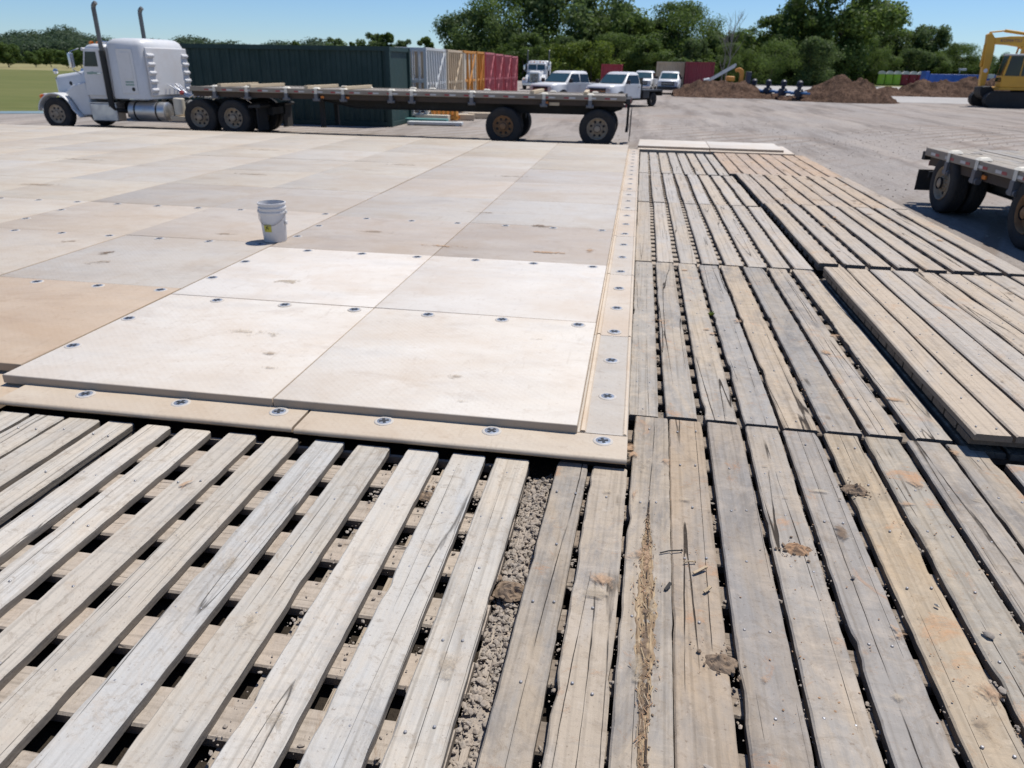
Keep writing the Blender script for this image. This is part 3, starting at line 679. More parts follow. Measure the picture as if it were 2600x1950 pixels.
clod(.47,1.50,.09,.045,'stone',6,'pale rubble lump in the gap right of the brown plank')
clod(-.86,2.95,.09,.05,'crumb',7,'brown soil heap in the gap between two pale slats')
kind(CRUMBS.build('soil_crumbs', M_['crumb'], smooth=0, fix=False), 'stuff')
# clay / dust films on planks
def on_mat(mt, x, y, rx, ry, rot, m, seed, z=3*TH+.0045):
    v = mt.matrix_basis.inverted() @ Vector((x, y, 0)); blob('dirt_stain', mt, v.x, v.y, z, rx, ry, rot, M_[m], seed, .0025)
for a in ((.13,2.62,.075,.09,.3,'film_clay',31),(.17,3.0,.05,.06,0,'film_tan',32),(-.03,2.42,.085,.12,.5,'film_clay',33),(1.08,2.30,.07,.09,.4,'film_clay',34),(.585,1.98,.06,.06,0,'film_clay',35),(1.9,2.38,.13,.15,.5,'film_clay',36),
          (1.55,3.45,.09,.10,.2,'film_clay',37),(1.40,2.9,.06,.12,0,'film_tan',38),(.82,3.2,.08,.03,.2,'film_brown',39),(.8,3.5,.09,.02,0,'film_brown',40),(1.02,3.3,.09,.03,0,'film_tan',41),(1.05,2.9,.05,.2,.1,'film_dark',42),
          (1.45,2.15,.05,.1,0,'film_clay',43),(.40,1.58,.05,.06,0,'film_clay',44),(.2,2.3,.04,.2,0,'film_tan',45),(1.25,1.95,.06,.16,.2,'film_brown',46),(.36,3.1,.08,.05,.2,'film_tan',47),(.0,3.1,.06,.03,.2,'film_tan',48)): on_mat(matB, *a)
for a in ((-1.25,1.9,.07,.18,.4,'film_tan',51),(-1.0,1.6,.06,.2,.5,'film_tan',52),(-.75,2.5,.06,.15,.3,'film_tan',53),(-1.5,2.2,.06,.2,.2,'film_tan',54),(-.5,1.9,.06,.2,.1,'film_tan',55),(-2.05,2.8,.05,.12,.1,'film_clay',56)): on_mat(matA, *a)
q_ = random.Random(77)
for i in range(26): on_mat(matB, q_.uniform(-.1,1.95), q_.uniform(1.5,3.85), q_.uniform(.05,.09), q_.uniform(.06,.16), q_.uniform(-.5,.5), q_.choice(['film_clay','film_clay','film_tan']), 400+i)
for mm, x0, x1, y0, y1, n, mk in ((matE,2.1,4.0,12.2,15.3,34,'film_clay'),(matF,2.0,3.9,15.7,19.2,40,'film_clay'),(matG,2.1,4.0,8.3,11.7,10,'film_clay'),(matS,2.2,3.9,4.2,7.3,12,'film_brown'),(matH,.2,1.8,4.2,7.6,14,'film_clay'),(matE,2.1,4.0,12.2,15.3,16,'film_dark'),(matF,2.0,3.9,15.7,19.2,12,'film_dark')):
    for i in range(n): on_mat(mm, q_.uniform(x0,x1), q_.uniform(y0,y1), q_.uniform(.05,.16), q_.uniform(.03,.12), q_.uniform(-.5,.5), mk, 100+i)
# the rotten split in a near plank: torn fibres along a trench
r_ = random.Random(5)
for a in ((.165,1.7,.030,.55,-.02,'film_dark',61),(.175,2.2,.042,.45,-.02,'film_dark',62),(.185,2.55,.035,.30,-.02,'film_clay',63),(.15,2.62,.06,.10,.2,'film_clay',64),(.14,1.95,.05,.25,-.02,'film_tan',65)): on_mat(matB, *a)
b = MB(); NY, NX = 260, 12
def rot_w(y): return (.010+.028*math.exp(-((y-2.25)/.42)**2)+.010*mnoise.noise((y*9,3,1))+.006*mnoise.noise((y*30,3,1)))*min(1, (y-1.1)*4, (3.02-y)*4)
for j in range(NY+1):
    y = 1.12+1.88*j/NY; ww = max(.001, rot_w(y)); xc = .168+.018*(y-1.6)/1.2+.012*mnoise.noise((y*2.2,7,2))
    for i in range(NX+1):
        q = i/NX*2-1; x = xc+q*ww*(1+.25*mnoise.noise((y*22, q*2+5, 4)))
        z = .1268+.004*mnoise.noise((x*130, y*16, 2))+.005*mnoise.noise((x*55, y*30, 6))*(1-abs(q))-.002*(1-abs(q))-.003*(abs(q) > .99)
        b.v.append((x, y, z))
for j in range(NY):
    for i in range(NX): b.f.append((j*(NX+1)+i, j*(NX+1)+i+1, (j+1)*(NX+1)+i+1, (j+1)*(NX+1)+i))
kind(b.build('rotten_wood', M_['rot'], None, smooth=0, fix=False), 'stuff')
for mk, nn, nm in (('wood_split', 130, 'splinters'), ('clay', 160, 'splinters'), ('crumb', 220, 'splinters')):
    b = MB()
    for i in range(nn):
        t = r_.random(); y = 1.2+1.75*t; sp = rot_w(y)*.75
        x = .168+.018*(y-1.6)/1.2+.012*mnoise.noise((y*2.2,7,2))+r_.gauss(0, sp)
        L = r_.uniform(.006,.035)*(1.6 if mk == 'wood_split' else .7); a = r_.gauss(0,.25 if mk == 'wood_split' else .8); w_ = r_.uniform(.001,.0035)
        z = .128+r_.uniform(-.002,.005)
        if mk == 'crumb': stone_verts(r_, (x, y, z), r_.choice([.002,.003,.004,.006]), b)
        else: b.beam((x-math.sin(a)*L/2, y-L/2, z+r_.uniform(-.003,.003)), (x+math.sin(a)*L/2, y+L/2, z+r_.uniform(-.003,.004)), w_, w_*.6)
    kind(b.build(nm, M_[mk], None, smooth=0, fix=False), 'stuff')
b2 = MB()
for i in range(16):
    y0_ = 1.2+.115*i
    if r_.random() < .5: b2.beam((.172+.018*(y0_-1.6)/1.2+r_.uniform(-.006,.006), y0_, .129), (.172+.018*(y0_-1.5)/1.2+r_.uniform(-.006,.006), y0_+.13, .1292), r_.uniform(.003,.009), .0035)
v_ = MB(); 
o = kind(b2.build('rot_cavity', M_['cavity'], None, smooth=0), 'stuff'); o.parent = matB; o.matrix_parent_inverse = matB.matrix_basis.inverted()
for x, y, L, a, lb in ((.285,2.66,.10,1.2,'dark bent nail lying across the split plank'),(.40,2.55,.07,.9,'yellow wood chip on the brown plank, larger one'),(.36,2.6,.05,1.25,'small yellow wood chip beside the bent nail'),(.265,2.42,.045,.5,'dark splinter beside the rotten split'),(.42,2.43,.04,.7,'thin pale splinter on the brown plank')):
    b = MB(); d = Vector((math.sin(a), math.cos(a), 0))*L/2
    if 'nail' in lb:
        b.tube([-d, -d*.2+Vector((0,.004,.003)), d*.5+Vector((0,0,.003)), d], .003, 6); b.cyl(d, d*1.06, .006, 8)
    else: b.beam(-d, d+Vector((0,0,.008)), .012, .006); b.beam(-d*.8+Vector((.006,0,.003)), d*.6+Vector((.006,0,.01)), .006, .004)
    tag(b.build('bent_nail' if 'nail' in lb else 'wood_chip', M_['frame'] if 'dark' in lb else M_['wood_split'], None, (x, y, .131), smooth=40), lb, 'nail' if 'nail' in lb else 'wood chip', None if 'nail' in lb else 'chips from the rotten plank')
# sprout in the gap
b = MB()
for i in range(14):
    a = i*2.4; d = Vector((math.cos(a), math.sin(a), .9)); p = Vector((0,0,0)); q = p+d*.035*random.uniform(.6,1.2); s_ = Vector((-d.y,d.x,0))*.009
    b.add([p, p+d*.018+s_, q, p+d*.018-s_], [(0,1,2,3)])
tag(b.build('weed', M_['leaf_lime'], None, (.745,6.15,.10), smooth=0, fix=False), 'small green weed sprouting in a gap of the second flange side mat', 'weed')

g = MB(); rg = random.Random(19)
for i in range(2200):   # loose stones on the yard beside and behind the mats
    x, y = rg.uniform(4.3, 17), rg.uniform(6, 31)
    if rg.random() < .35: x, y = rg.uniform(-1, 17), rg.uniform(21.6, 36)
    stone_verts(rg, (x, y, .006), rg.choice([.006,.008,.012,.014,.018,.026]), g)
kind(g.build('yard_stones', M_['stone'], smooth=0, fix=False), 'stuff')

# ------------------------------------------------------------------ bucket
bk = thing('bucket', 'white plastic bucket with wire handle and yellow sticker, alone on the pale mats', 'bucket', (-3.83,7.44,ZT+.002), R(8))
bk.scale = (.92,.92,1.0)
H = .415
b = MB(); b.lathe([(.0001,.004),(.118,.004),(.128,0),(.131,.006),(.150,H-.10),(.151,H-.012),(.146,H-.004),(.143,H-.02),(.125,.02),(.0001,.018)], (0,0,0), 'Z', 40); b.build('body', M_['bucket'], bk)
b = MB()
for z, r in ((H-.008,.1585),(H-.055,.1575),(H-.10,.156)): b.lathe([(.148,z-.014),(r,z-.014),(r+.003,z-.006),(r+.001,z+.006),(.148,z+.007)], (0,0,0), 'Z', 40)
b.build('rim', M_['bucket'], bk)
b = MB(); b.tube([(.156*math.cos(t), -.156*math.sin(t)*.98-.012*math.sin(t), H-.10-.13*math.sin(t)) for t in [math.pi*i/18 for i in range(19)]], .0035, 6); b.build('handle', M_['wire'], bk)
for s_ in (-1, 1): MB().cyl((s_*.148,0,H-.10), (s_*.172,0,H-.10), .020, 12).build('handle_lug', M_['bucket'], bk)
MB().box(.145,.165,-.035,.015,H-.235,H-.195).build('handle_grip', M_['bucket'], bk, bevel=.006)
b = MB(); N = 8; vs_ = []
for i in range(N+1):
    a = R(-122)+R(38)*i/N
    for z in (.115,.195): rr_ = .1315+.019*(z/.315)+.0012; vs_.append((rr_*math.cos(a), rr_*math.sin(a), z))
b.add(vs_, [(2*i,2*i+2,2*i+3,2*i+1) for i in range(N)]); lb_ = b.build('sticker', M_['bucket_lbl'], bk)
b = MB()
for a, z, s_ in ((-106,.16,.014),(-98,.150,.009),(-112,.140,.008),(-101,.178,.008)):
    rr_ = .1315+.019*(z/.315)+.003; c = Vector((rr_*math.cos(R(a)), rr_*math.sin(R(a)), z)); t_ = Vector((-math.sin(R(a)), math.cos(R(a)), 0))*s_
    b.add([c-t_, c-Vector((0,0,s_)), c+t_, c+Vector((0,0,s_))], [(0,1,2,3)])
b.build('print', M_['ink'], lb_, smooth=0)

# ------------------------------------------------------------------ wheels and vehicles
def wheel(par, x, y, z, r, w, side, rim='tanrim', dish=True, name='wheel', n=28):
    s = side
    P_ = [(.55*r,-w+.03),(.63*r,-w+.006),(.9*r,-w),(r*.975,-w+.02),(r,-w+.05)]
    k = 4
    for i in range(k):   # tread grooves
        a = -w+.05+(w-.10)*(i+.42)/k; b_ = -w+.05+(w-.10)*(i+.58)/k
        P_ += [(r,a),(r-.012,a+.004),(r-.012,b_-.004),(r,b_)]
    P_ += [(r,-.05),(r*.975,-.02),(.9*r,0),(.63*r,-.006),(.55*r,-.03)]
    ty = MB().lathe([(q, t*s) for q, t in P_], (x, y, z), 'Y', n).build(name, M_['rubber'], par, smooth=50)
    d = w*.38 if dish else w*.12
    prof = [(.575*r,-.012),(.555*r,.004),(.53*r,-.01),(.50*r,-d*.8),(.44*r,-d),(.30*r,-d*.9),(.27*r,-d*.45),(.17*r,-d*.3),(.165*r,.03 if dish else .02),(.10*r,.05 if dish else .03),(.0001,.05 if dish else .03)]
    rm = MB().lathe([(q, t*s) for q, t in prof], (x, y, z), 'Y', n)
    for i in range(10):
        a = 2*math.pi*i/10; c = (x+.22*r*math.cos(a), y-s*d*.45, z+.22*r*math.sin(a)); rm.cyl(c, (c[0], c[1]+s*.035, c[2]), .016, 6)
    ro = rm.build('rim', M_[rim], ty)
    hb = MB()
    for i in range(8):
        a = 2*math.pi*(i+.5)/8; c = (x+.37*r*math.cos(a), y-s*(d*.93), z+.37*r*math.sin(a)); hb.cyl(c, (c[0], c[1]+s*.006, c[2]), .035*r/.5, 8)
    hb.lathe([(.166*r,.0),(.20*r,-.02),(.20*r,-d*.5)], (x, y, z), 'Y', 16)
    hb.build('hub', M_['frame'], ty); return ty

def tractor(label, loc, rz, cat='semi truck'):
    t = thing('semi_truck', label, cat, loc, rz, 'white semi trucks'); W_ = M_['white']
    def sec(x, hw, zb, zt, c=.12): return [(x,-hw,zb),(x,-hw,zt-c),(x,-hw+c*.45,zt-c*.3),(x,-hw+c*1.2,zt),(x,hw-c*1.2,zt),(x,hw-c*.45,zt-c*.3),(x,hw,zt-c),(x,hw,zb)]
    MB().loft([sec(.30,.47,.62,1.50),sec(.26,.50,.60,1.56),sec(-.25,.55,.60,1.625),sec(-1.06,.74,.62,1.735)]).build('hood', W_, t, smooth=40)
    g = MB().box(.302,.33,-.40,.40,.66,1.44)
    gr = g.build('grille', M_['black'], t, bevel=.01)
    b = MB()
    for i in range(9): b.box(.331,.345,-.38+.09*i,-.36+.09*i,.68,1.42)
    b.box(.331,.35,-.43,-.405,.64,1.47).box(.331,.35,.405,.43,.64,1.47).box(.331,.351,-.43,.43,1.441,1.48); b.build('grille_bar', M_['chrome'], gr)
    b = MB(); b.prism([(.42,.36),(.50,.40),(.50,.62),(.42,.66)], -1.08, 1.08, 'Y').build('bumper', M_['chrome'], t, bevel=.02)
    for s in (-1, 1):
        N = 16; po = []; pi_ = []
        for i in range(N+1):
            a = R(8)+R(158)*i/N; q = .60
            po.append((q*math.cos(a)*1.02-.0, .47+q*math.sin(a))); pi_.append(((q-.035)*math.cos(a)*1.02, .47+(q-.035)*math.sin(a)))
        po += [(-.70,.52),(-.80,.40)]; pi_ += [(-.66,.50),(-.76,.38)]
        ya, yb = sorted((s*.56, s*1.13))
        MB().prism(po+pi_[::-1], ya, yb, 'Y').build('fender', W_, t, smooth=50, bevel=.012)
        ya, yb = sorted((s*.60, s*.98))
        MB().prism([(-.30,1.08),(-.62,1.30),(-1.06,1.40),(-1.12,.46),(-.80,.42),(-.665,.56),(-.60,.70),(-.48,.90)], ya, yb, 'Y').build('fender_apron', W_, t, bevel=.05)
        ya, yb = sorted((s*.70, s*.93))
        hl = MB().box(.34,.52,ya,yb,.86,1.04).build('headlight', M_['white_dusty'], t, bevel=.05)
        MB().box(.525,.545,ya+.02,yb-.02,.88,1.02).build('lens', M_['refl_white'], hl, bevel=.008)
        MB().lathe([(.0001,.06),(.05,.05),(.07,0),(.07,-.03)], (.48,s*1.0,.95), 'X', 14).build('turn_signal', M_['amber'], t)
        wheel(t, 0, s*1.12, .47, .47, .28, s, 'tanrim', False)
        # hood side vent, mirror
        MB().lathe([(.0001,.02),(.05,.015),(.07,-.02)], (-.25,s*.553,1.33), 'Y', 14).build('hood_vent', M_['frame'], t)
        b = MB().tube([(-1.0,s*.98,1.60),(-.92,s*1.2,1.72),(-.92,s*1.2,2.2),(-1.05,s*.96,2.3)], .014, 6)
        mi = MB().box(-.965,-.885,s*1.2-.09,s*1.2+.09,1.78,2.18).build('mirror', M_['chrome'], t, bevel=.025); b.build('mirror_arm', M_['chrome'], mi)
        MB().lathe([(.0001,.05),(.06,.03),(.085,0),(.07,-.05),(.0001,-.07)], (.17,s*.60,1.66), 'X', 12).build('hood_mirror', M_['chrome'], t)
        # stacks
        b = MB().cyl((-1.87,s*1.06,.72), (-1.87,s*1.06,2.25), .085, 16).build('muffler', M_['frame'], t)
        MB().tube([(-1.87,s*1.06,2.25),(-1.87,s*1.06,3.38),(-1.90,s*1.06,3.45),(-1.97,s*1.06,3.50)], .062, 14).build('exhaust_stack', M_['winch2'], t)
        MB().tube([(-1.87,s*1.06,.75),(-1.95,s*.98,.62),(-2.3,s*.6,.55)], .06, 10).build('exhaust_pipe', M_['frame'], t)
        # tank, boxes
        ya, yb = sorted((s*.62, s*1.04))
        bx_ = MB().box(-1.98,-1.12,ya,yb,.30,.80).build('battery_box', M_['alu'], t, bevel=.03); MB().box(-2.0,-1.1,ya,yb+.015 if s > 0 else yb,.805,.83).build('step', M_['alu'], bx_)
        fk = MB().lathe([(.0001,0),(.24,0),(.27,.02),(.27,1.18),(.24,1.20),(.0001,1.20)], (-3.55,s*.80,.60), 'X', 24).build('fuel_tank', M_['alu'], t)
        for q in (-3.3,-2.6): MB().lathe([(.272,0),(.279,.005),(.279,.05),(.272,.055)], (q,s*.80,.60), 'X', 24).build('tank_strap', M_['frame'], fk)
        MB().cyl((-3.95,s*.86,.52), (-3.95,s*.86,1.0), .16, 18).build('canister', M_['cream'], t, bevel=.03)
        MB().box(-4.2,-3.72,s*.86-.2,s*.86+.2,.36,.50).build('canister_base', M_['tan'], t, bevel=.02)
        for q in (-4.72,-5.78):
            wheel(t, q, s*1.14, .5, .5, .27, s, 'tanrim', True); wheel(t, q, s*.83, .5, .5, .26, s, 'tanrim', True, 'inner_wheel', 20)
        mf = MB().box(-6.56,-6.53,min(s*.52,s*1.14),max(s*.52,s*1.14),.16,.88).build('mud_flap', M_['rubber'], t)
        MB().prism([(-6.3,.86),(-6.62,.90),(-6.68,.86),(-6.64,.80),(-6.3,.80)], min(s*.5,s*1.15), max(s*.5,s*1.15), 'Y').build('flap_hanger', M_['frame'], mf)
        MB().tube([(-5.9,s*1.0,1.06),(-6.15,s*1.0,1.05),(-6.35,s*1.0,.93)], .025, 8).build('fender_bracket', M_['chrome'], t)
    # cab
    def ring(z, x0, x1, hw, c=.09): return [(x0+c,-hw,z),(x1-c,-hw,z),(x1,-hw+c,z),(x1,hw-c,z),(x1-c,hw,z),(x0+c,hw,z),(x0,hw-c,z),(x0,-hw+c,z)]
    cabo = MB().loft([ring(.92,-1.80,-1.02,.94),ring(1.72,-1.80,-1.02,.96),ring(2.32,-1.80,-1.14,.90),ring(2.40,-1.79,-1.18,.86,.14),ring(2.44,-1.78,-1.26,.76,.2)]).build('cab', W_, t, smooth=45, bevel=.02)
    for s in (-1, 1):
        MB().hexa([(-1.00,s*.06,1.78),(-1.0,s*.82,1.78),(-.985,s*.82,1.78),(-.985,s*.06,1.78)], [(-1.12,s*.06,2.24),(-1.12,s*.78,2.24),(-1.10,s*.78,2.24),(-1.10,s*.06,2.24)]).build('windscreen', M_['windscreen'], t, smooth=0)
        d = MB().prism([(-1.06,1.02),(-1.70,1.02),(-1.72,1.74),(-1.72,2.30),(-1.22,2.30),(-1.10,1.80)], s*.962, s*.985, 'Y').build('door', W_, t, bevel=.01)
        MB().prism([(-1.16,1.82),(-1.60,1.82),(-1.60,2.22),(-1.26,2.22)], s*.986, s*.993, 'Y').build('door_window', M_['glass'], d)
        MB().box(-1.66,-1.54,min(s*.986,s*1.01),max(s*.986,s*1.01),1.62,1.65).build('door_handle', M_['chrome'], d)
        b = MB(); r_ = random.Random(4)
        for i in range(7): b.box(-1.20-.055*i-.04,-1.20-.055*i,min(s*.9865,s*.99),max(s*.9865,s*.99),1.60+r_.uniform(0,.02),1.66+r_.uniform(0,.03))
        kind(b.build('door_lettering', M_['greenink'], d, smooth=0), 'stuff')
        sd_ = MB().box(-2.86,-2.34,min(s*1.092,s*1.112),max(s*1.092,s*1.112),1.10,2.32).build('sleeper_hatch', W_, t, bevel=.035)
        MB().box(-2.78,-2.48,min(s*1.113,s*1.122),max(s*1.113,s*1.122),1.50,2.22).build('hatch_panel', W_, sd_, bevel=.02)
        b = MB()
        for k in range(2):
            for i in range(5): b.box(-2.50-.055*i-.04,-2.50-.055*i,min(s*1.1135,s*1.116),max(s*1.1135,s*1.116),1.44-.075*k-.045,1.44-.075*k)
        kind(b.build('hatch_lettering', M_['greenink'], sd_, smooth=0), 'stuff')
        MB().lathe([(.0001,.01),(.05,.008),(.06,-.01)], (-2.72,s*1.113,1.22), 'Y', 14).build('fuel_hatch_latch', M_['frame'], sd_)
        MB().box(-1.97,-1.79,min(s*.86,s*.99),max(s*.86,s*.99),.98,2.36).build('cab_extender', M_['white_dusty'], t, bevel=.02)
        for i in range(5):
            z = 1.20+.235*i
            MB().cyl((-3.262,s*.72,z), (-3.262,s*1.04,z), .058, 12).build('rear_louver', M_['white_dusty'], t, bevel=.03)
    MB().box(-1.06,-.98,-.80,.80,2.24,2.33).build('visor', W_, t, bevel=.03)
    MB().loft([ring(.95,-3.20,-1.95,1.09,.12),ring(2.38,-3.20,-1.95,1.09,.16),ring(2.50,-3.17,-1.98,1.06,.2),ring(2.575,-3.10,-2.06,.96,.22),ring(2.60,-2.95,-2.25,.80,.22)]).build('sleeper', W_, t, smooth=50)
    MB().box(-3.26,-3.205,-1.04,1.04,1.04,2.36).build('sleeper_back', M_['white_dusty'], t, bevel=.03)
    for y in (-.6,-.3,0,.3,.6): MB().lathe([(.0001,.05),(.035,.04),(.05,0),(.05,-.06)], (-1.22,y,2.46), 'X', 12).build('marker_light', M_['amber'] if y else M_['chrome'], t)
    for y in (-.25,.25): MB().lathe([(.02,-.3),(.022,-.05),(.06,.05)], (-1.35,y,2.50), 'X', 12).build('air_horn', M_['chrome'], t)
    b = MB()
    for s in (-1, 1): b.box(-6.7,-.35,s*.42-.04,s*.42+.04,.56,.80)
    for q in (-1.2,-3.4,-4.2,-5.2,-6.6): b.box(q-.06,q+.06,-.379,.379,.58,.78)
    b.build('chassis', M_['frame'], t)
    b = MB()
    for q in (0,-4.72,-5.78): b.cyl((q,-.85,.5),(q,.85,.5),.09,10)
    b.build('axle', M_['frame'], t)
    MB().prism([(-4.8,.82),(-6.1,.82),(-6.2,.90),(-6.0,.98),(-4.9,.98),(-4.75,.9)], -.5, .5, 'Y').build('fifth_wheel', M_['frame'], t, bevel=.03)
    b = MB()
    for i, y in enumerate((-.3,-.15,.1,.3)): b.tube([(-3.3,y,1.35),(-3.6,y,1.05+.05*i),(-4.0,y*1.2,1.0),(-4.4,y*1.3,1.18)], .022, 8)
    b.build('air_hose', M_['chrome'], t)
    MB().lathe([(.0001,.06),(.05,.05),(.07,0),(.05,-.05),(.0001,-.06)], (-4.02,.75,1.15), 'Z', 12).build('hose_coupling', M_['red'], t)
    return t

def trailer(label, loc, rz, L, hw, dz, wheels, r, rims, pockets, seed=1):
    t = thing('flatbed_trailer', label, 'trailer', loc, rz, 'spread axle flatbed trailers'); rd_ = random.Random(seed)
    n = 11; bw = (2*hw-.16)/n
    for i in range(n):
        y = -hw+.08+bw*i
        o = MB().box(.05,L-.02,y+.006,y+bw-.006,dz-.045,dz+rd_.uniform(-.004,.004)).build('deck_board', M_['deck'] if 'deck' in M_ else M_['alu'], t)
    for s in (-1, 1):
        y0_, y1_ = sorted((s*(hw-.075), s*hw)); MB().box(0,L,y0_,y1_,dz-.115,dz+.012).build('side_rail', M_['rail'], t, bevel=.012)
        b = MB()
        y0_, y1_ = sorted((s*.38, s*.50)); zb = dz-.50
        b.prism([(.1,dz-.12),(.1,dz-.34),(.45*L*.1,zb),(L*.62,zb),(L*.72,dz-.26),(L-.1,dz-.24),(L-.1,dz-.12)], y0_+.05, y1_-.05, 'Y')
        b.prism([(.1,dz-.355),(.45*L*.1,zb-.016),(L*.62,zb-.016),(L*.72,dz-.275),(L-.1,dz-.255),(L-.1,dz-.235),(L*.72,dz-.255),(L*.62,zb+.004),(.45*L*.1,zb+.004),(.1,dz-.335)], y0_, y1_, 'Y')
        b.build('main_beam', M_['frame'], t)
        y0_, y1_ = sorted((s*(hw-.13), s*(hw-.085))); MB().box(.05,L-.05,y0_,y1_,dz-.26,dz-.118).build('side_channel', M_['sidewood'], t)
        k = int(L/.55)
        for i in range(k):
            x = .25+.55*i
            y0_, y1_ = sorted((s*(hw+.0005), s*(hw+.004)))
            MB().box(x,x+.17,y0_,y1_,dz-.085,dz-.045).build('reflector', M_['refl_white'], t, smooth=0)
            MB().box(x+.175,x+.31,y0_,y1_,dz-.085,dz-.045).build('reflector', M_['red'], t, smooth=0)
        for x in pockets:
            b = MB(); y0_, y1_ = sorted((s*(hw-.07), s*(hw+.03)))
            b.box(x-.05,x+.05,y0_,y1_,dz-.30,dz-.118); b.cyl((x-.10,s*(hw-.02),dz-.27),(x+.10,s*(hw-.02),dz-.27),.045,10)
            b.build('strap_winch', M_['winch'], t)
            b = MB(); b.box(x-.045,x+.045,*sorted((s*(hw+.005),s*(hw+.02))),dz-.20,dz+.02)
            b.loft([[(x-.10+q*.05*0,s*(hw-.16),dz+.013),(x+.10,s*(hw-.16),dz+.013),(x+.10,s*(hw+.02),dz+.013),(x-.10,s*(hw+.02),dz+.013)],
                    [(x-.07,s*(hw-.13),dz+.055),(x+.06,s*(hw-.11),dz+.06),(x+.05,s*(hw-.02),dz+.05),(x-.06,s*(hw-.01),dz+.05)] ] if (q := 1) else [])
            b.build('strap', M_['strap'], t, bevel=.015)
        for x in (L*.17, L*.62, L*.68): MB().box(x-.05,x+.05,*sorted((s*(hw-.084),s*(hw-.05))),dz-.23,dz-.17).build('marker_lamp', M_['amber'], t, bevel=.01)
        MB().box(L*.17-.35,L*.17-.08,*sorted((s*(hw-.084),s*(hw-.07))),dz-.27,dz-.19).build('side_plate', M_['beam'], t)
        for i, x in enumerate(wheels):
            wheel(t, x, s*(hw-.01), r, r, .27*r/.5, s, rims[i], True); wheel(t, x, s*(hw-.32*r/.5), r, r, .26*r/.5, s, rims[i], True, 'inner_wheel', 20)
            MB().box(x-.42,x+.42,*sorted((s*.36,s*.52)),r+.14,dz-.50).build('suspension', M_['frame'], t) if dz-.5 > r+.16 else MB().box(x-.42,x+.42,*sorted((s*.36,s*.52)),r+.02,r+.10).build('suspension', M_['frame'], t)
        MB().box(-.16,-.145,*sorted((s*.55,s*(hw-.02))),.20,dz-.36).build('mud_flap', M_['rubber'], t)
        MB().box(-.02,-.004,*sorted((s*.7,s*(hw-.1))),dz-.28,dz-.20).build('tail_lamp', M_['red'], t, bevel=.006)
        MB().box(L*.70-.06,L*.70+.06,*sorted((s*.48,s*.60)),.28,dz-.26).build('landing_leg', M_['frame'], t)
    b = MB(); x = .4
    while x < L-.2: b.box(x-.03,x+.03,-hw+.135,hw-.135,dz-.16,dz-.05); x += .45
    b.build('cross_member', M_['frame'], t)
    b = MB().box(-.12,-.005,-hw+.01,hw-.01,dz-.19,dz-.06); b.box(-.10,-.03,-.9,.9,.42,.52); b.box(-.09,-.04,-.6,-.5,.52,dz-.2); b.box(-.09,-.04,.5,.6,.52,dz-.2); b.build('rear_bumper', M_['frame'], t)
    for q in (-1, 1):
        for i in range(3): MB().box(-.13,-.121,q*(hw-.15)-.1 if q > 0 else q*(hw-.15)-.1,q*(hw-.15)+.1,dz-.16,dz-.10).build('reflector', M_['red'], t, smooth=0) if i == 0 else None
    b = MB()
    for x in wheels: b.cyl((x,-hw+.3,r),(x,hw-.3,r),.075,10)
    b.build('axle', M_['frame'], t)
    for x in wheels: MB().cyl((x+.25,.2,r+.12),(x+.45,.2,r+.12),.1,12).build('brake_chamber', M_['winch'], t)
    return t
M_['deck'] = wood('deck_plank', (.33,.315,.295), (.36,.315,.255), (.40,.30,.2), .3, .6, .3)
M_['rail'] = paint('dusty_rail', (.31,.27,.22), .7, .1, .5, (.23,.17,.12), 3)
M_['sidewood'] = paint('brown_channel', (.06,.043,.032), .8, 0, .5, (.12,.085,.06), 4)
M_['winch'] = paint('grey_winch', (.15,.16,.18), .55, .5, .4)

tractor('white semi truck with sleeper cab and two tall stacks, hitched to the flatbed', (-17.5,22.17,0), math.pi)
pk = [12.57-q for q in (1.9,2.9,3.55,4.4,5.9,7.0,7.7,9.6,11.0)]
trailer('long dusty flatbed trailer parked behind the pale mats, hitched to the white semi truck', (-.37,22.12,0), math.pi, 12.57, 1.14, 1.335, (.72,3.32), .5, ('tanrim','rust'), [.95,2.2,4.2,5.9,6.5,7.9,8.7,9.6,10.8,11.8], 1)
def dunnage(x, y, z, L, rz, lb, w=.11, h=.085, up=None):
    o = MB().box(-L/2,L/2,-w/2,w/2,0,h).build('timber_beam', M_['beam'], None, (x, y, z), bevel=.006); o.rotation_euler = (0,0,rz)
    tag(o, lb, 'timber beam', 'timber beams lying on flatbed decks')
for x, lb in ((-12.0,'yellow timber beam across the flatbed deck, first one behind the truck sleeper'),(-11.1,'yellow timber beam across the flatbed deck, second one behind the truck sleeper'),(-9.35,'yellow timber beam across the flatbed deck, third from the truck'),
              (-8.25,'yellow timber beam across the flatbed deck, below the right end of the dark green container'),(-2.9,'yellow timber beam across the flatbed deck in front of the left pickup'),(-1.5,'yellow timber beam across the flatbed deck nearest its tail, in front of the right pickup')):
    dunnage(x, 22.12, 1.345, 2.2, R(90)+random.uniform(-.05,.05), lb)
RT = (5.80, 13.60, 0)
trailer('flatbed trailer cut by the right frame edge, standing beside the timber mats', RT, R(-88), 12.0, 1.06, .90, (.85,3.45), .455, ('tanrim','rust'), [.95,1.9,3.0,4.6,6.2,7.8,9.4], 2)

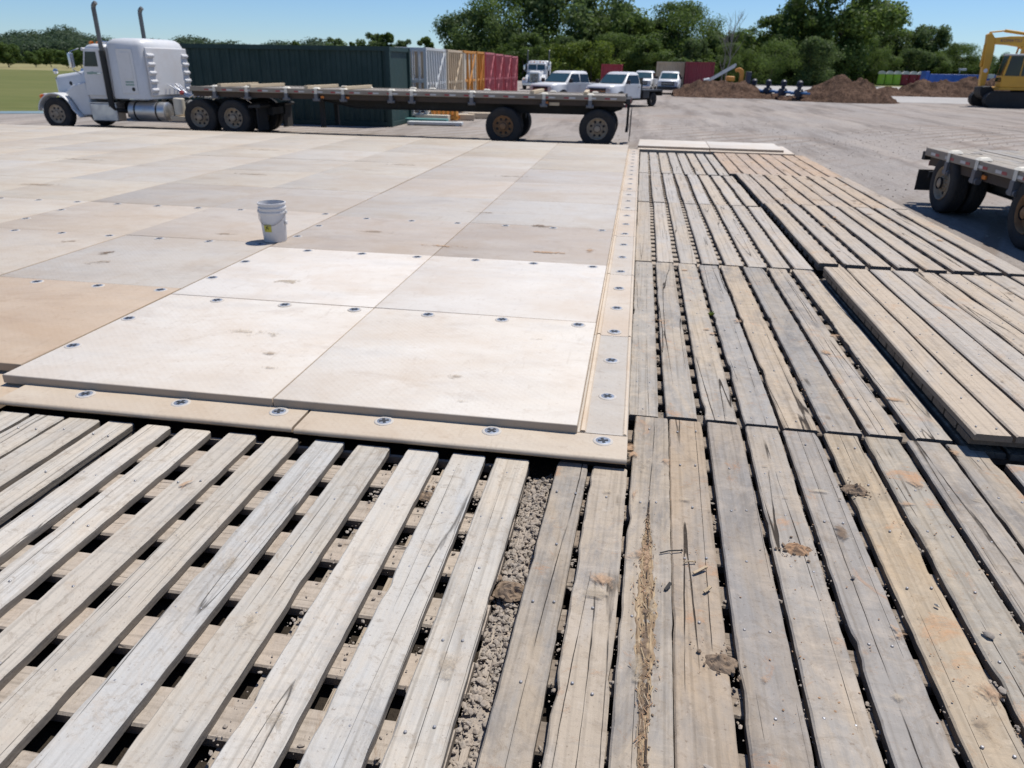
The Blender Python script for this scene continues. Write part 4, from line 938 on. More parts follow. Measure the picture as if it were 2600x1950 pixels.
def pickup(label, loc, rz, crew=False, flatbed=False, S=.95):
    t = thing('pickup_truck', label, 'pickup truck', loc, rz, 'white pickup trucks'); t.scale = (S,S,S); W_ = M_['white']
    xf, xr = 2.75, -2.75; hw = .95; xc0 = 1.30; xc1 = -.85 if crew else -.35
    def sec(x, w_, zb, zt, c=.08): return [(x,-w_,zb),(x,-w_,zt-c),(x,-w_+c,zt),(x,w_-c,zt),(x,w_,zt-c),(x,w_,zb)]
    MB().loft([sec(xf,.80,.62,1.10,.1),sec(xf-.12,.90,.55,1.19,.1),sec(xf-.6,.93,.52,1.24,.1),sec(xc0+.1,.95,.50,1.29,.1)]).build('hood', W_, t, smooth=45)
    MB().loft([sec(xc0+.11,.95,.50,1.27,.05),sec(xc1,.95,.50,1.27,.05)]).build('body', W_, t, smooth=45)
    def ring(z, x0, x1, w_, c=.08): return [(x0+c,-w_,z),(x1-c,-w_,z),(x1,-w_+c,z),(x1,w_-c,z),(x1-c,w_,z),(x0+c,w_,z),(x0,w_-c,z),(x0,-w_+c,z)]
    MB().loft([ring(1.26,xc1,xc0+.16,.93),ring(1.80,xc1+.07,xc0-.44,.80,.1),ring(1.90,xc1+.12,xc0-.58,.72,.14),ring(1.93,xc1+.25,xc0-.75,.6,.16)]).build('roof', W_, t, smooth=45)
    MB().hexa([(xc0+.165,-.80,1.32),(xc0+.165,.80,1.32),(xc0+.145,.80,1.32),(xc0+.145,-.80,1.32)][::-1], [(xc0-.40,-.71,1.79),(xc0-.40,.71,1.79),(xc0-.43,.71,1.79),(xc0-.43,-.71,1.79)][::-1]).build('windscreen', M_['windscreen'], t, smooth=0)
    spans = [(xc0-.02,.15),(.10,xc1+.12)] if crew else [(xc0-.02,xc1+.15)]
    for s in (-1, 1):
        for a, b_ in spans:
            d = MB().box(b_-.02,a+.06,*sorted((s*.953,s*.963)),.58,1.24).build('door', W_, t, bevel=.006)
            q = .93-.008; p = .80
            y_ = lambda z: s*(.935-(z-1.26)/.54*.13+.006)
            top = 1.76; a2 = a-.40 if a > 1 else a-.02
            MB().hexa([(a,y_(1.31),1.31),(b_,y_(1.31),1.31),(b_,y_(1.31)-s*.02,1.31),(a,y_(1.31)-s*.02,1.31)], [(a2,y_(top),top),(b_+.05,y_(top),top),(b_+.05,y_(top)-s*.02,top),(a2,y_(top)-s*.02,top)]).build('side_window', M_['glass'], d, smooth=0)
            MB().box(b_+.05,b_+.18,*sorted((s*.964,s*.985)),1.10,1.13).build('door_handle', M_['chrome'], d)
        MB().box(xc0-.12,xc0+.02,*sorted((s*1.0,s*1.20)),1.28,1.50).build('side_mirror', M_['black'], t, bevel=.03)
        MB().box(xf-.10,xf+.02,*sorted((s*.60,s*.86)),.88,1.06).build('headlight', M_['refl_white'], t, bevel=.03)
        for x in (1.75, -1.85): wheel(t, x, s*.97, .40, .40, .25, s, 'alu' if not flatbed else 'frame', False, n=22)
        b = MB(); N = 12; po = [( 1.75+.49*math.cos(R(180)*i/N), .42+.49*math.sin(R(180)*i/N)) for i in range(N+1)]
        b.prism(po+[(1.75-.44,.42),(1.75,.80),(1.75+.44,.42)], s*.952, s*.972, 'Y').build('wheel_arch', M_['black'], t)
    MB().box(xf+.002,xf+.03,-.58,.58,.74,1.06).build('grille', M_['black'], t, bevel=.02)
    b = MB().box(xf+.031,xf+.045,-.56,.56,.885,.915).build('grille_bar', M_['chrome'], t)
    MB().box(xf-.05,xf+.14,-.93,.93,.45,.68).build('bumper', M_['black'] if flatbed else M_['chrome'], t, bevel=.04)
    MB().box(-2.7,2.4,-.45,.45,.36,.50).build('chassis', M_['frame'], t)
    if flatbed:
        MB().box(xr,xc1-.12,-1.05,1.05,.86,.96).build('flatbed', M_['black'], t, bevel=.015)
        MB().box(xc1-.16,xc1-.10,-.95,.95,.97,1.62).build('headache_rack', M_['black'], t)
        for s in (-1, 1): MB().box(-1.25,-.55,*sorted((s*.66,s*1.02)),.48,.85).build('tool_box', M_['black'], t, bevel=.02)
        MB().box(xr-.04,xr-.005,-1.0,1.0,.60,.88).build('tailboard', M_['frame'], t)
        b = MB().tube([(-1.4,.3,.98),(-1.1,.5,1.25),(-.8,.4,1.2),(-.7,.2,.98)], .05, 8).build('hose_reel', M_['rust'], t)
    else:
        b = MB().box(xr,xc1-.02,-.94,-.86,.55,1.24).box(xr,xc1-.02,.86,.94,.55,1.24).box(xr,xc1-.02,-.859,.859,.60,.70).box(xr,xr+.07,-.859,.859,.701,1.22)
        b.build('cargo_bed', W_, t, bevel=.02)
        for s in (-1, 1): MB().box(xr-.02,xr-.003,*sorted((s*.80,s*.93)),.85,1.15).build('tail_lamp', M_['red'], t)
    return t
pickup('white single cab pickup with black flatbed, right of the two just beyond the flatbed trailer', (-.95,45.2,0), R(-122), False, True)
pickup('white crew cab pickup just beyond the flatbed trailer, left of the black bedded one', (-4.15,46.2,0), R(-124), True, False)
pickup('white pickup farther back facing the viewer, left one beside the tan container', (.28,72.5,0), R(-97), True, False)
pickup('white pickup farther back facing the viewer, standing right in front of the tan container', (2.45,71.0,0), R(-95), True, True)
t2 = tractor('white semi truck far back facing the viewer, right of the red ribbed bins', (-10.0,74.0,0), R(-92), 'semi truck'); t2.scale = (.98,.98,.98)

# ------------------------------------------------------------------ containers and bins
def ribbed_container(name, label, cat, x0, x1, y0, y1, z1, m, pitch=.36, group=None):
    t = thing(name, label, cat, ((x0+x1)/2,(y0+y1)/2,0), 0, group); hx, hy = (x1-x0)/2, (y1-y0)/2
    for s in (-1, 1):
        po = []; n = int(2*hx/pitch); pw = 2*hx/n
        for i in range(n):
            a = -hx+i*pw; po += [(a,0),(a+pw*.30,0),(a+pw*.42,.045),(a+pw*.88,.045)]
        po += [(hx,0)]
        vs_ = []
        for x, d in po: vs_ += [(x, s*(hy-d-.03), .16),(x, s*(hy-d-.03), z1-.13)]
        MB().add(vs_, [(2*i,2*i+2,2*i+3,2*i+1) for i in range(len(po)-1)]).build('side_panel', m, t, smooth=0)
        MB().box(s*hx-.02 if s > 0 else -hx,s*hx if s > 0 else -hx+.02,-hy+.06,hy-.06,.12,z1-.1).build('end_panel', m, t)
    for sx in (-1, 1):
        for sy in (-1, 1): MB().box(sx*hx-.075,sx*hx+.075,sy*hy-.075,sy*hy+.075,0,z1-.141).build('corner_post', m, t)
    b = MB()
    for s in (-1, 1): b.box(-hx-.08,hx+.08,s*hy-.06,s*hy+.06,z1-.14,z1); b.box(-hx+.08,hx-.08,s*hy-.05,s*hy+.05,.02,.16)
    for s in (-1, 1): b.box(s*hx-.06,s*hx+.06,-hy+.061,hy-.061,z1-.14,z1-.004); b.box(s*hx-.05,s*hx+.05,-hy+.08,hy-.08,.02,.155)
    b.build('frame_rail', m, t)
    MB().box(-hx+.02,hx-.02,-hy+.05,hy-.05,z1-.09,z1-.05).build('lid', m, t); MB().box(-hx+.03,hx-.03,-hy+.06,hy-.06,.06,.12).build('floor', M_['frame'], t)
    return t
ribbed_container('steel_container', 'long dark green corrugated steel container behind the flatbed trailer', 'container', -18.2, -8.55, 26.0, 28.3, 2.57, M_['green'])
def bin_(label, y0, y1, z1, m, m2, x0=-10.5, x1=-8.15, barred=False, pitch=.36):
    t = thing('steel_bin', label, 'steel bin', ((x0+x1)/2,(y0+y1)/2,0), random.uniform(-.006,.006), 'row of ribbed steel bins'); hx, hy = (x1-x0)/2, (y1-y0)/2
    for sx in (-1, 1):
        for sy in (-1, 1): MB().box(sx*hx-.06,sx*hx+.06,sy*hy-.06,sy*hy+.06,.0,z1-.101).build('corner_post', m, t)
    for z, nm in ((z1-.05, 'top_rail'), (.25, 'bottom_rail')):
        for s in (-1, 1):
            MB().box(-hx-.061,hx+.061,s*hy-.05,s*hy+.05,z-.05,z+.05).build(nm, m2, t, bevel=.012); MB().box(s*hx-.05,s*hx+.05,-hy+.051,hy-.051,z-.049,z+.049).build(nm, m2, t, bevel=.012)
    for s in (-1, 1):   # long sides (face +-x) with upright ribs
        if not barred: MB().box(*sorted((s*(hx-.03),s*(hx-.045))),-hy+.05,hy-.05,.3,z1-.11).build('side_panel', m, t)
        n = max(3, int(2*hy/pitch))
        for i in range(1, n):
            y = -hy+2*hy*i/n
            if s > 0: MB().hexa([(s*(hx-.029),y-.035,.3),(s*(hx+.13),y-.035,.3),(s*(hx+.13),y+.035,.3),(s*(hx-.029),y+.035,.3)], [(s*(hx-.029),y-.035,z1-.11),(s*(hx+.045),y-.035,z1-.11),(s*(hx+.045),y+.035,z1-.11),(s*(hx-.029),y+.035,z1-.11)]).build('side_rib', m2, t)
        b = MB().box(*sorted((s*(hx-.02),s*(hx+.05))),-hy+.07,hy-.07,z1*.52-.05,z1*.52+.05).build('waist_rail', m2, t)
    for s in (-1, 1):   # ends (face +-y)
        if not barred: MB().box(-hx+.05,hx-.05,*sorted((s*(hy-.03),s*(hy-.045))),.3,z1-.11).build('end_panel', m, t)
        for i in range(1, 9):
            x = -hx+2*hx*i/9; MB().box(x-.022,x+.022,*sorted((s*(hy-.029),s*(hy+.03))),.3,z1-.101).build('end_bar', m2, t)
        MB().box(-hx+.06,hx-.06,*sorted((s*(hy-.04),s*(hy+.045))),z1*.55-.05,z1*.55+.05).build('waist_rail', m2, t)
        MB().box(-hx+.06,hx-.06,*sorted((s*(hy-.04),s*(hy+.045))),z1*.28-.05,z1*.28+.05).build('waist_rail', m2, t)
    MB().beam((hx+.06,-hy+.2,.3),(hx+.06,hy-.2,z1-.15),.05,.07).build('brace', m2, t)
    for s in (-1, 1): MB().box(s*hx*.6-.08,s*hx*.6+.08,-hy-.25,hy+.05,.02,.19).build('skid', M_['frame'], t)
    return t
bin_('pale grey barred steel bin, nearest of the row, against the green container end', 29.2, 32.2, 2.62, M_['greywhite'], M_['greywhite'], barred=True)
bin_('tan steel bin right behind the pale grey barred one', 32.6, 35.3, 2.62, M_['tan'], M_['tan'])
bin_('cream steel bin with a few orange ribs, third of the row', 35.7, 38.2, 2.64, M_['cream'], M_['orange'], pitch=1.1)
bin_('plain orange steel bin just before the red ones', 38.6, 40.3, 2.66, M_['orange'], M_['orange'], pitch=.55)
for i, (a, b_) in enumerate(((40.7,43.2),(43.6,46.0),(46.4,48.8),(49.2,51.4))):
    bin_(['faded red ribbed bin right behind the orange one','faded red ribbed bin, second of the red ones','faded red ribbed bin, third of the red ones','faded red ribbed bin at the far end of the row'][i], a, b_, 2.66-.02*i, M_['redpaint'], M_['pinkred'], pitch=.40)
# parts lying under and beside the flatbed
for i, (x, y, L, rz, m, h, lb) in enumerate(((-7.3,27.3,2.0,.1,'greywhite',.10,'pale steel plank lying on the gravel under the trailer'),(-8.3,27.9,2.6,.05,'teal',.16,'teal steel skid on the gravel under the trailer'),(-8.0,29.2,1.5,.0,'cream',.22,'cream skid block behind the teal skid'),(-7.0,30.3,1.0,.2,'tan',.20,'small tan pallet block right of the orange rack'),(-6.5,31.6,1.0,.3,'tan',.20,'second tan pallet block farther from the trailer'))):
    o = MB().box(-L/2,L/2,-.22,.22,.03,.03+h).box(-L/2+.1,-L/2+.25,-.25,.25,0,.03).box(L/2-.25,L/2-.1,-.25,.25,0,.03).build('steel_skid', M_[m], None, (x,y,0), bevel=.015); o.rotation_euler = (0,0,rz)
    tag(o, lb, 'skid')
t = thing('slatted_rack', 'small orange slatted rack standing on the gravel under the trailer', 'rack', (-7.6,29.6,0))
for i in range(7): MB().box(-.6+.18*i,-.5+.18*i,-.2,.2,.05,.52).build('slat', M_['orange'], t)
MB().box(-.65,.65,-.21,-.2005,.1,.2).box(-.65,.65,.2005,.21,.1,.2).build('rail', M_['orange'], t)
# far containers
ribbed_container('shipping_container', 'tan container behind the two far pickups', 'container', 1.72, 4.75, 95, 99, 2.78, M_['tan'], .30)
ribbed_container('shipping_container', 'dark red container next to the tan one, half behind a dirt pile', 'container', 4.95, 8.05, 93.5, 97.5, 2.80, M_['darkred'], .30)
ribbed_container('shipping_container', 'small red container alone under the trees, above the right near pickup', 'container', -5.1, -2.65, 101, 105, 2.45, M_['redpaint'], .30)

# portable toilets
def toilet(x, y, m, lb):
    t = thing('portable_toilet', lb, 'portable toilet', (x, y, 0), R(-14), 'portable toilets in a row')
    MB().hexa([(-.56,-.56,.12),(.56,-.56,.12),(.56,.56,.12),(-.56,.56,.12)], [(-.53,-.53,1.85),(.53,-.53,1.85),(.53,.53,1.85),(-.53,.53,1.85)]).build('cabin', m, t, bevel=.03)
    b = MB(); N = 8; secs = []
    for i in range(N+1):
        a = math.pi*i/N; secs.append([(-.60*math.cos(a),-.62,1.80+.52*math.sin(a)**.7),(-.60*math.cos(a),.62,1.80+.52*math.sin(a)**.7)])
    k = [p for q in secs for p in q]
    b.add(k, [(2*i,2*i+2,2*i+3,2*i+1) for i in range(N)]+[tuple(2*i for i in range(N+1)), tuple(2*i+1 for i in range(N,-1,-1)), (0,1,2*N+1,2*N)]).build('roof', M_['whiteroof'], t)
    d = MB().box(-.40,.40,-.60,-.575,  .22,1.76).build('door', m, t, bevel=.02); MB().box(.26,.34,-.615,-.601,1.0,1.14).build('latch', M_['greywhite'], d)
    MB().box(-.60,.60,-.62,.60,0,.119).build('skid_base', M_['frame'], t)
    return t
for i in range(6):
    toilet(40.7+1.36*i, 144.6+.3*i, M_['lime'] if i < 3 else M_['maroon'], ('lime green portable toilet, %s of the three green ones' if i < 3 else 'dark red portable toilet, %s of the three red ones') % ['leftmost','middle','rightmost'][i % 3])
# blue roll-off box
t = thing('blue_container', 'long open blue container beyond the dirt ridge, left of the excavator', 'container', (44.6,121,0), R(-3))
MB().box(-4.4,4.2,-1.2,1.2,.2,1.95).build('box', M_['blue'], t, bevel=.05); MB().box(-4.3,4.1,-1.1,1.1,1.951,2.0).build('load', M_['frame'], t)
MB().box(-4.9,-4.45,-1.25,1.25,.1,2.3).build('end_post', M_['blue'], t, bevel=.04)
for i in range(7): MB().box(-3.5+1.1*i,-3.38+1.1*i,-1.26,-1.205,.3,1.85).build('side_rib', M_['blue'], t)
MB().prism([(-2.0,.4),(-1.0,1.1),(.4,1.35),(1.8,1.0),(2.2,.4)], -1.30, -1.262, 'Y').build('side_plate', M_['ltblue'], t)
MB().box(3.1,3.9,-1.3,-1.21,1.5,2.05).build('hatch', M_['greywhite'], t, bevel=.03); b = MB().box(-.4,.5,-.3,.3,2.45,2.75); b.box(-.3,-.2,-.1,.1,2.0,2.45); b.build('hopper', M_['greywhite'], t, bevel=.04)

# navy valve stacks on blue pipe
for i in range(4):
    x, y = 9.0+.82*i, 66.0-1.9*i
    t = thing('valve_stack', 'navy flanged valve stack on blue pipe, %s of four between the dirt piles' % ['leftmost','second from left','third from left','rightmost'][i], 'valve', (x, y, 0), 0, 'navy valve stacks between the dirt piles'); t.scale = (1.1,1.1,1.1)
    b = MB().lathe([(.0001,0),(.24,0),(.24,.08),(.11,.10),(.12,.25),(.26,.27),(.26,.36),(.32,.40),(.32,.62),(.26,.66),(.26,.72),(.13,.74),(.13,.86),(.21,.88),(.21,.98),(.13,1.0),(.19,1.06),(.19,1.18),(.1,1.26),(.0001,1.28)], (0,0,0), 'Z', 18).build('valve_body', M_['navy'], t)
    MB().cyl((-.52,0,.5),(.52,0,.5),.11,12).build('flange_pipe', M_['bluepipe'], t)
    MB().lathe([(.17,-.02),(.2,0),(.17,.02),(.14,0),(.17,-.02)], (0,-.36,.52), 'Y', 16).build('handwheel', M_['navy'], t)
tag(MB().cyl((8.2,67.85,.55),(12.0,59.05,.55),.06,10).build('blue_pipe', M_['bluepipe'], None), 'long thin blue pipe running behind the navy valve stacks', 'pipe')

# ------------------------------------------------------------------ dirt heaps
def heap(label, bumps, x0, x1, y0, y1, seed, nx=90, ny=40):
    b = MB()
    for j in range(ny+1):
        for i in range(nx+1):
            x = x0+(x1-x0)*i/nx; y = y0+(y1-y0)*j/ny; z = -.15
            for bx_, by_, h, rx, ry in bumps:
                d = math.sqrt(((x-bx_)/rx)**2+((y-by_)/ry)**2); z = max(z, h*max(0,1-d)**1.05+(-.15 if d >= 1 else -.02))
            if z > -.1:
                z += .42*mnoise.fractal(Vector((x*.55, y*.55, seed)), 1.0, 2.1, 6)*min(1, z+.25)+.10*mnoise.noise(Vector((x*3, y*3, seed)))
                z += .22*abs(mnoise.noise(Vector((x*1.3, y*1.3, seed+5))))+.16*abs(mnoise.noise(Vector((x*3.1, y*3.1, seed+9))))-.06
            b.v.append((x-(x0+x1)/2, y-(y0+y1)/2, z))
    for j in range(ny):
        for i in range(nx): b.f.append((j*(nx+1)+i, j*(nx+1)+i+1, (j+1)*(nx+1)+i+1, (j+1)*(nx+1)+i))
    tag(b.build('dirt_pile', M_['dirt'], None, ((x0+x1)/2,(y0+y1)/2,0), smooth=0, fix=False), label, 'dirt pile', 'heaps of dug brown dirt')
heap('broad low brown dirt pile between the dark red container and the navy valves', [(6.3,66,1.50,3.6,3.6),(8.0,65.2,1.25,2.6,3),(4.6,66,1.0,2.8,3),(9.7,64.2,.45,3.0,2)], 2.6, 13.0, 61.6, 70.5, 1)
heap('tall peaked brown dirt pile left of the portable toilets', [(14.9,62,1.95,3.4,3.6),(16.0,61.8,1.75,2.6,3.4),(13.9,61.8,1.5,3.0,3),(16.6,61.2,1.2,2.2,2.6),(12.4,61.4,.7,2.6,2)], 10.2, 19.4, 57.6, 66.5, 7)
heap('long ragged dirt ridge in front of the blue container', [(21.5,80.4,.60,3,3),(23.6,81,.72,3.4,3),(26.8,81,1.35,3.8,3),(28.6,81,1.6,4.6,3),(30.8,81,1.75,4.6,3),(33,81,1.7,4.6,3),(35.5,81,1.6,4.6,3),(38,81,1.4,3.6,3)], 20.0, 40.2, 77.4, 85, 13, 140, 34)

# ------------------------------------------------------------------ excavator
def excavator(label, loc, rz, S):
    t = thing('excavator', label, 'excavator', loc, rz); t.scale = (S,S,S); Y = M_['yellow']
    for s in (-1, 1):
        N = 10; L = 1.97; CT = 0; r = .42; po = [(CT+L+r*math.cos(R(-90+180*i/N)), .44+r*math.sin(R(-90+180*i/N))) for i in range(N+1)]+[(CT-L+r*math.cos(R(90+180*i/N)), .44+r*math.sin(R(90+180*i/N))) for i in range(N+1)]
        tr = MB().prism(po, s*1.20-.27, s*1.20+.27, 'Y').build('track', M_['frame'], t)
        n = len(po)
        per = []
        for i in range(n):
            a, b_ = Vector((po[i][0],0,po[i][1])), Vector((po[(i+1) % n][0],0,po[(i+1) % n][1])); k = max(1, int((b_-a).length/.16))
            for q in range(k): per.append((a.lerp(b_, (q+.5)/k), (b_-a).normalized()))
        sb = MB()
        for p, d in per: sb.beam((p.x-d.x*.05, s*1.20, p.z-d.z*.05), (p.x+d.x*.05, s*1.20, p.z+d.z*.05), .58, .05, up=(d.z,0,-d.x) if abs(d.x) < .9 else (0,0,1))
        sb.build('track_shoe', M_['frame'], tr)
        for q in (CT-L,CT+L): MB().lathe([(.0001,.0),(.28,.0),(.30,-.04),(.30,-.1)], (q,s*1.48,.44), 'Y', 18).build('sprocket', M_['frame'], tr)
        MB().prism([(-1.3,.42),(1.3,.42),(1.2,.62),(-1.2,.62)], s*1.47, s*1.485, 'Y').build('track_guard', M_['frame'], tr)
    MB().box(-.9,.9,-.92,.92,.40,.80).build('undercarriage', M_['frame'], t, bevel=.04); MB().cyl((0,0,.801),(0,0,.96),.62,24).build('slew_ring', M_['frame'], t)
    MB().box(-2.35,1.78,-1.30,1.30,.965,1.12).build('turntable', Y, t, bevel=.03)
    hs = MB().box(-1.55,.02,.26,1.28,1.121,1.98).build('engine_housing', Y, t, bevel=.08)
    MB().box(-1.55,.9,-1.28,-.32,1.121,1.90).build('engine_housing', Y, t, bevel=.08)
    cw = MB().prism([(-1.57,1.0),(-2.3,1.05),(-2.55,1.35),(-2.5,1.95),(-2.3,2.08),(-1.57,2.08)], -1.28, 1.28, 'Y').build('counterweight', Y, t, bevel=.08)
    for x, z, rr_, m in ((-.55,1.50,.13,'decal'),(-1.15,1.33,.11,'red')): MB().lathe([(.0001,.004),(rr_,.004),(rr_+.002,-.01)], (x,1.285,z), 'Y', 16).build('decal', M_[m], hs)
    MB().cyl((-1.0,-.7,1.9),(-1.0,-.7,2.35),.06,12).build('exhaust_pipe', M_['black'], t)
    # cab
    def ring(z, x0, x1, y0, y1): return [(x0,y0,z),(x1,y0,z),(x1,y1,z),(x0,y1,z)]
    cabo = MB().loft([ring(1.122,.10,1.72,.34,1.28),ring(1.75,.10,1.80,.34,1.28)]).build('cab', Y, t, bevel=.04)
    b = MB()
    for x in (.12, 1.62):
        for y in (.38, 1.24): MB().beam((x+.1*(x > 1),y,1.751),(x-.02,y,2.80),.09,.09).build('cab_pillar', Y, cabo)
    MB().beam((.86,1.25,1.751),(.86,1.25,2.80),.06,.05).build('cab_pillar', Y, cabo)
    MB().box(.04,1.68,.32,1.30,2.80,2.90).build('cab_roof', M_['greywhite'], cabo, bevel=.04)
    for y in (.35, 1.27): MB().add([(.14,y,1.45),(1.74,y,1.45),(1.60,y,2.79),(.14,y,2.79)], [(0,1,2,3)]).build('cab_window', M_['glass'], cabo, smooth=0)
    MB().add([(1.812,.40,1.4),(1.812,1.22,1.4),(1.66,1.22,2.79),(1.66,.40,2.79)], [(0,1,2,3)]).build('front_window', M_['glass'], cabo, smooth=0)
    MB().add([(.095,.40,1.8),(.095,1.22,1.8),(.095,1.22,2.79),(.095,.40,2.79)], [(0,1,2,3)]).build('rear_window', M_['glass'], cabo, smooth=0)
    # boom: curved box section, local x forward
    def arm(pts, w_, name):   # pts: (x, z, depth)
        secs = []
        for i, (x, z, d) in enumerate(pts):
            a = pts[max(0,i-1)]; c = pts[min(len(pts)-1,i+1)]; v = Vector((c[0]-a[0], 0, c[1]-a[1])).normalized(); nrm = Vector((-v.z,0,v.x))
            p = Vector((x,0,z)); u, l = p+nrm*d/2, p-nrm*d/2
            secs.append([(l.x,-w_-.02,l.z),(l.x,w_-.02,l.z),(u.x,w_-.02,u.z),(u.x,-w_-.02,u.z)])
        return MB().loft(secs).build(name, Y, t, bevel=.02, smooth=20)
    boom = arm([(.40,1.30,.30),(.20,2.1,.50),(.16,2.85,.62),(.36,3.38,.66),(.85,3.58,.56),(1.5,3.62,.46),(2.25,3.60,.34)], .24, 'boom')
    st = arm([(2.62,3.98,.22),(2.46,3.66,.44),(2.40,3.1,.48),(2.36,2.3,.40),(2.34,1.5,.32),(2.33,1.15,.24)], .20, 'stick')
    cy = MB()
    cy.cyl((.65,0,3.98),(1.8,0,4.14),.085,12); cy.cyl((1.8,0,4.14),(2.60,0,4.05),.045,10); cy.box(.45,.7,-.09,.09,3.6,4.02)
    cy.build('stick_cylinder', Y, boom)
    for s in (-1, 1):
        c2 = MB(); c2.cyl((.9,s*.36,1.25),(.82,s*.36,2.3),.09,12); c2.cyl((.82,s*.36,2.3),(.75,s*.30,3.3),.05,10); c2.build('boom_cylinder', Y, boom)
    b = MB()
    for y in (-.12,-.04,.05,.13): b.tube([(-.1,y,2.6),(-.05,y,3.4),(.3,y,3.85),(.7,y,3.94)], .02, 6)
    b.build('hydraulic_hose', M_['greywhite'], boom)
    MB().cyl((2.66,0,3.4),(2.62,0,2.2),.075,12).build('bucket_cylinder', Y, st)
    MB().lathe([(.0001,.004),(.11,.004),(.115,-.01)], (2.36,.19,2.0), 'Y', 16).build('decal', M_['decal'], st)
    b = MB(); N = 8; po = [(2.1+.45*math.cos(R(200+150*i/N))-.05, .95+.5*math.sin(R(200+150*i/N))) for i in range(N+1)]+[(2.5,1.1),(1.95,1.15)]
    b.prism(po, -.55, .55, 'Y').build('digging_bucket', M_['frame'], t, bevel=.02)
    return t, boom
ex, boom = excavator('yellow tracked excavator with raised boom at the right edge beyond the dirt ridge end', (25.35,57.6,0), R(177), 1.13)
def lettering(name, body, size, par, loc, rot, m, ext=.004):
    cu = bpy.data.curves.new(name, 'FONT'); cu.body = body; cu.size = size; cu.extrude = ext; cu.align_x = 'CENTER'; cu.align_y = 'CENTER'; cu.resolution_u = 3
    tmp = bpy.data.objects.new(name+'_tmp', cu); COL.objects.link(tmp); dg = bpy.context.evaluated_depsgraph_get(); me = bpy.data.meshes.new_from_object(tmp.evaluated_get(dg))
    bpy.data.objects.remove(tmp, do_unlink=True); me.materials.clear(); me.materials.append(m)
    o = link(name, me, par, loc); o.rotation_euler = rot; return o
lettering('boom_lettering', 'KOMATSU', .24, boom, (1.42,.225,3.61), (R(90),0,R(180)), M_['blueink'])

# small orange digger behind the low dirt pile
t = thing('backhoe', 'orange digger arm and grey frame showing behind the low dirt pile', 'backhoe', (8.6,74.5,0))
MB().prism([(.1,.3),(.45,.35),(.55,1.6),(.45,2.05),(.1,2.25),(-.3,2.1),(-.2,1.85),(.05,1.9),(.2,1.7)], -.22, .22, 'Y').build('boom', M_['orange'], t, bevel=.06)
MB().box(-1.0,-.25,-.5,.5,1.1,1.5).build('engine_hood', M_['orange'], t, bevel=.1); MB().box(-1.3,1.0,-.7,.7,.5,.9).build('chassis', M_['frame'], t, bevel=.05)
b = MB().beam((-2.6,-.5,1.1),(-.3,-.5,2.5),.10,.22); b.beam((-2.6,-.8,1.0),(-.4,-.8,2.3),.08,.1); b.build('ladder_arm', M_['greywhite'], t)
MB().box(.75,1.15,-.5,.5,.9,1.9).build('cab', M_['navy'], t, bevel=.05)
for x in (-1.0,.8): wheel(t, x, -.9, .42, .42, .3, -1, 'orange', False)
MB().cyl((-3.0,-.5,1.05),(-2.5,-.5,1.15),.2,10).build('drum', M_['greywhite'], t)

# ------------------------------------------------------------------ trees
def crown_mesh(seed, H_, W_, nb, nl, ls, base=.12, m='leaf', lean=0, tall=1.):
    rd_ = random.Random(seed); blobs = []
    for i in range(nb):
        z = base+(1-base)*rd_.random()**.85; env = math.sin(math.pi*min(1, (z-base+.10)/(1.14-base)))**.55
        a = rd_.uniform(0,6.283); q = rd_.random()**.5*env*W_/2
        rr = (.10+.13*rd_.random())*W_*(.65+.5*env)*.75
        blobs.append((Vector((q*math.cos(a)+lean*z, q*math.sin(a), min(z*H_, H_-rr*.6))), rr))
    b = MB(); tot = sum(r*r for _, r in blobs)
    for c, r in blobs:
        k = int(nl*r*r/tot)
        for i in range(k):
            d = Vector((rd_.gauss(0,1), rd_.gauss(0,1), rd_.gauss(0,1))).normalized()
            p = c+Vector((d.x, d.y, d.z*.8))*r*(rd_.random()**.4)*(1.0+.35*mnoise.noise(d*2.5+c))
            n = (d+Vector((rd_.gauss(0,.6), rd_.gauss(0,.6), rd_.gauss(0,.6)+.3))).normalized()
            u = n.orthogonal().normalized(); v = n.cross(u); s_ = ls*rd_.uniform(.6,1.4); q = rd_.uniform(0,6.28)
            u, v = u*math.cos(q)+v*math.sin(q), v*math.cos(q)-u*math.sin(q)
            b.add([p-u*s_*.5, p+v*s_*.3, p+u*s_*.5, p-v*s_*.3], [(0,1,2,3)])
    return b.mesh('crown', M_[m], 0, False)
def trunk_mesh(seed, H_, r, m='bark', limbs=7, bare=False):
    rd_ = random.Random(seed); b = MB(); pts = [Vector((0,0,-.1))]
    k = 6
    for i in range(k): pts.append(Vector((rd_.gauss(0,.02*H_), rd_.gauss(0,.02*H_), H_*(i+1)/k)))
    for i in range(k): b.cyl(pts[i], pts[i+1], r*(1-i/k)*.98+.015, 8, r*(1-(i+1)/k)*.98+.015, False)
    for i in range(limbs):
        t_ = rd_.uniform(.25,.85); p = Vector((0,0,0)).lerp(pts[-1], t_); a = rd_.uniform(0,6.28); L = H_*rd_.uniform(.15,.32)
        q = p+Vector((math.cos(a)*.55, math.sin(a)*.55, .85))*L; b.cyl(p, q, r*(1-t_)*.55+.01, 6, .012, False)
        for j in range(5 if bare else 2):
            s_ = p.lerp(q, rd_.uniform(.35,.95)); a2 = rd_.uniform(0,6.28); e = s_+Vector((math.cos(a2)*.5, math.sin(a2)*.5, .9))*L*.45; b.cyl(s_, e, .022, 5, .007, False)
    return b.mesh('trunk', M_[m], 60, False)
CR = {}
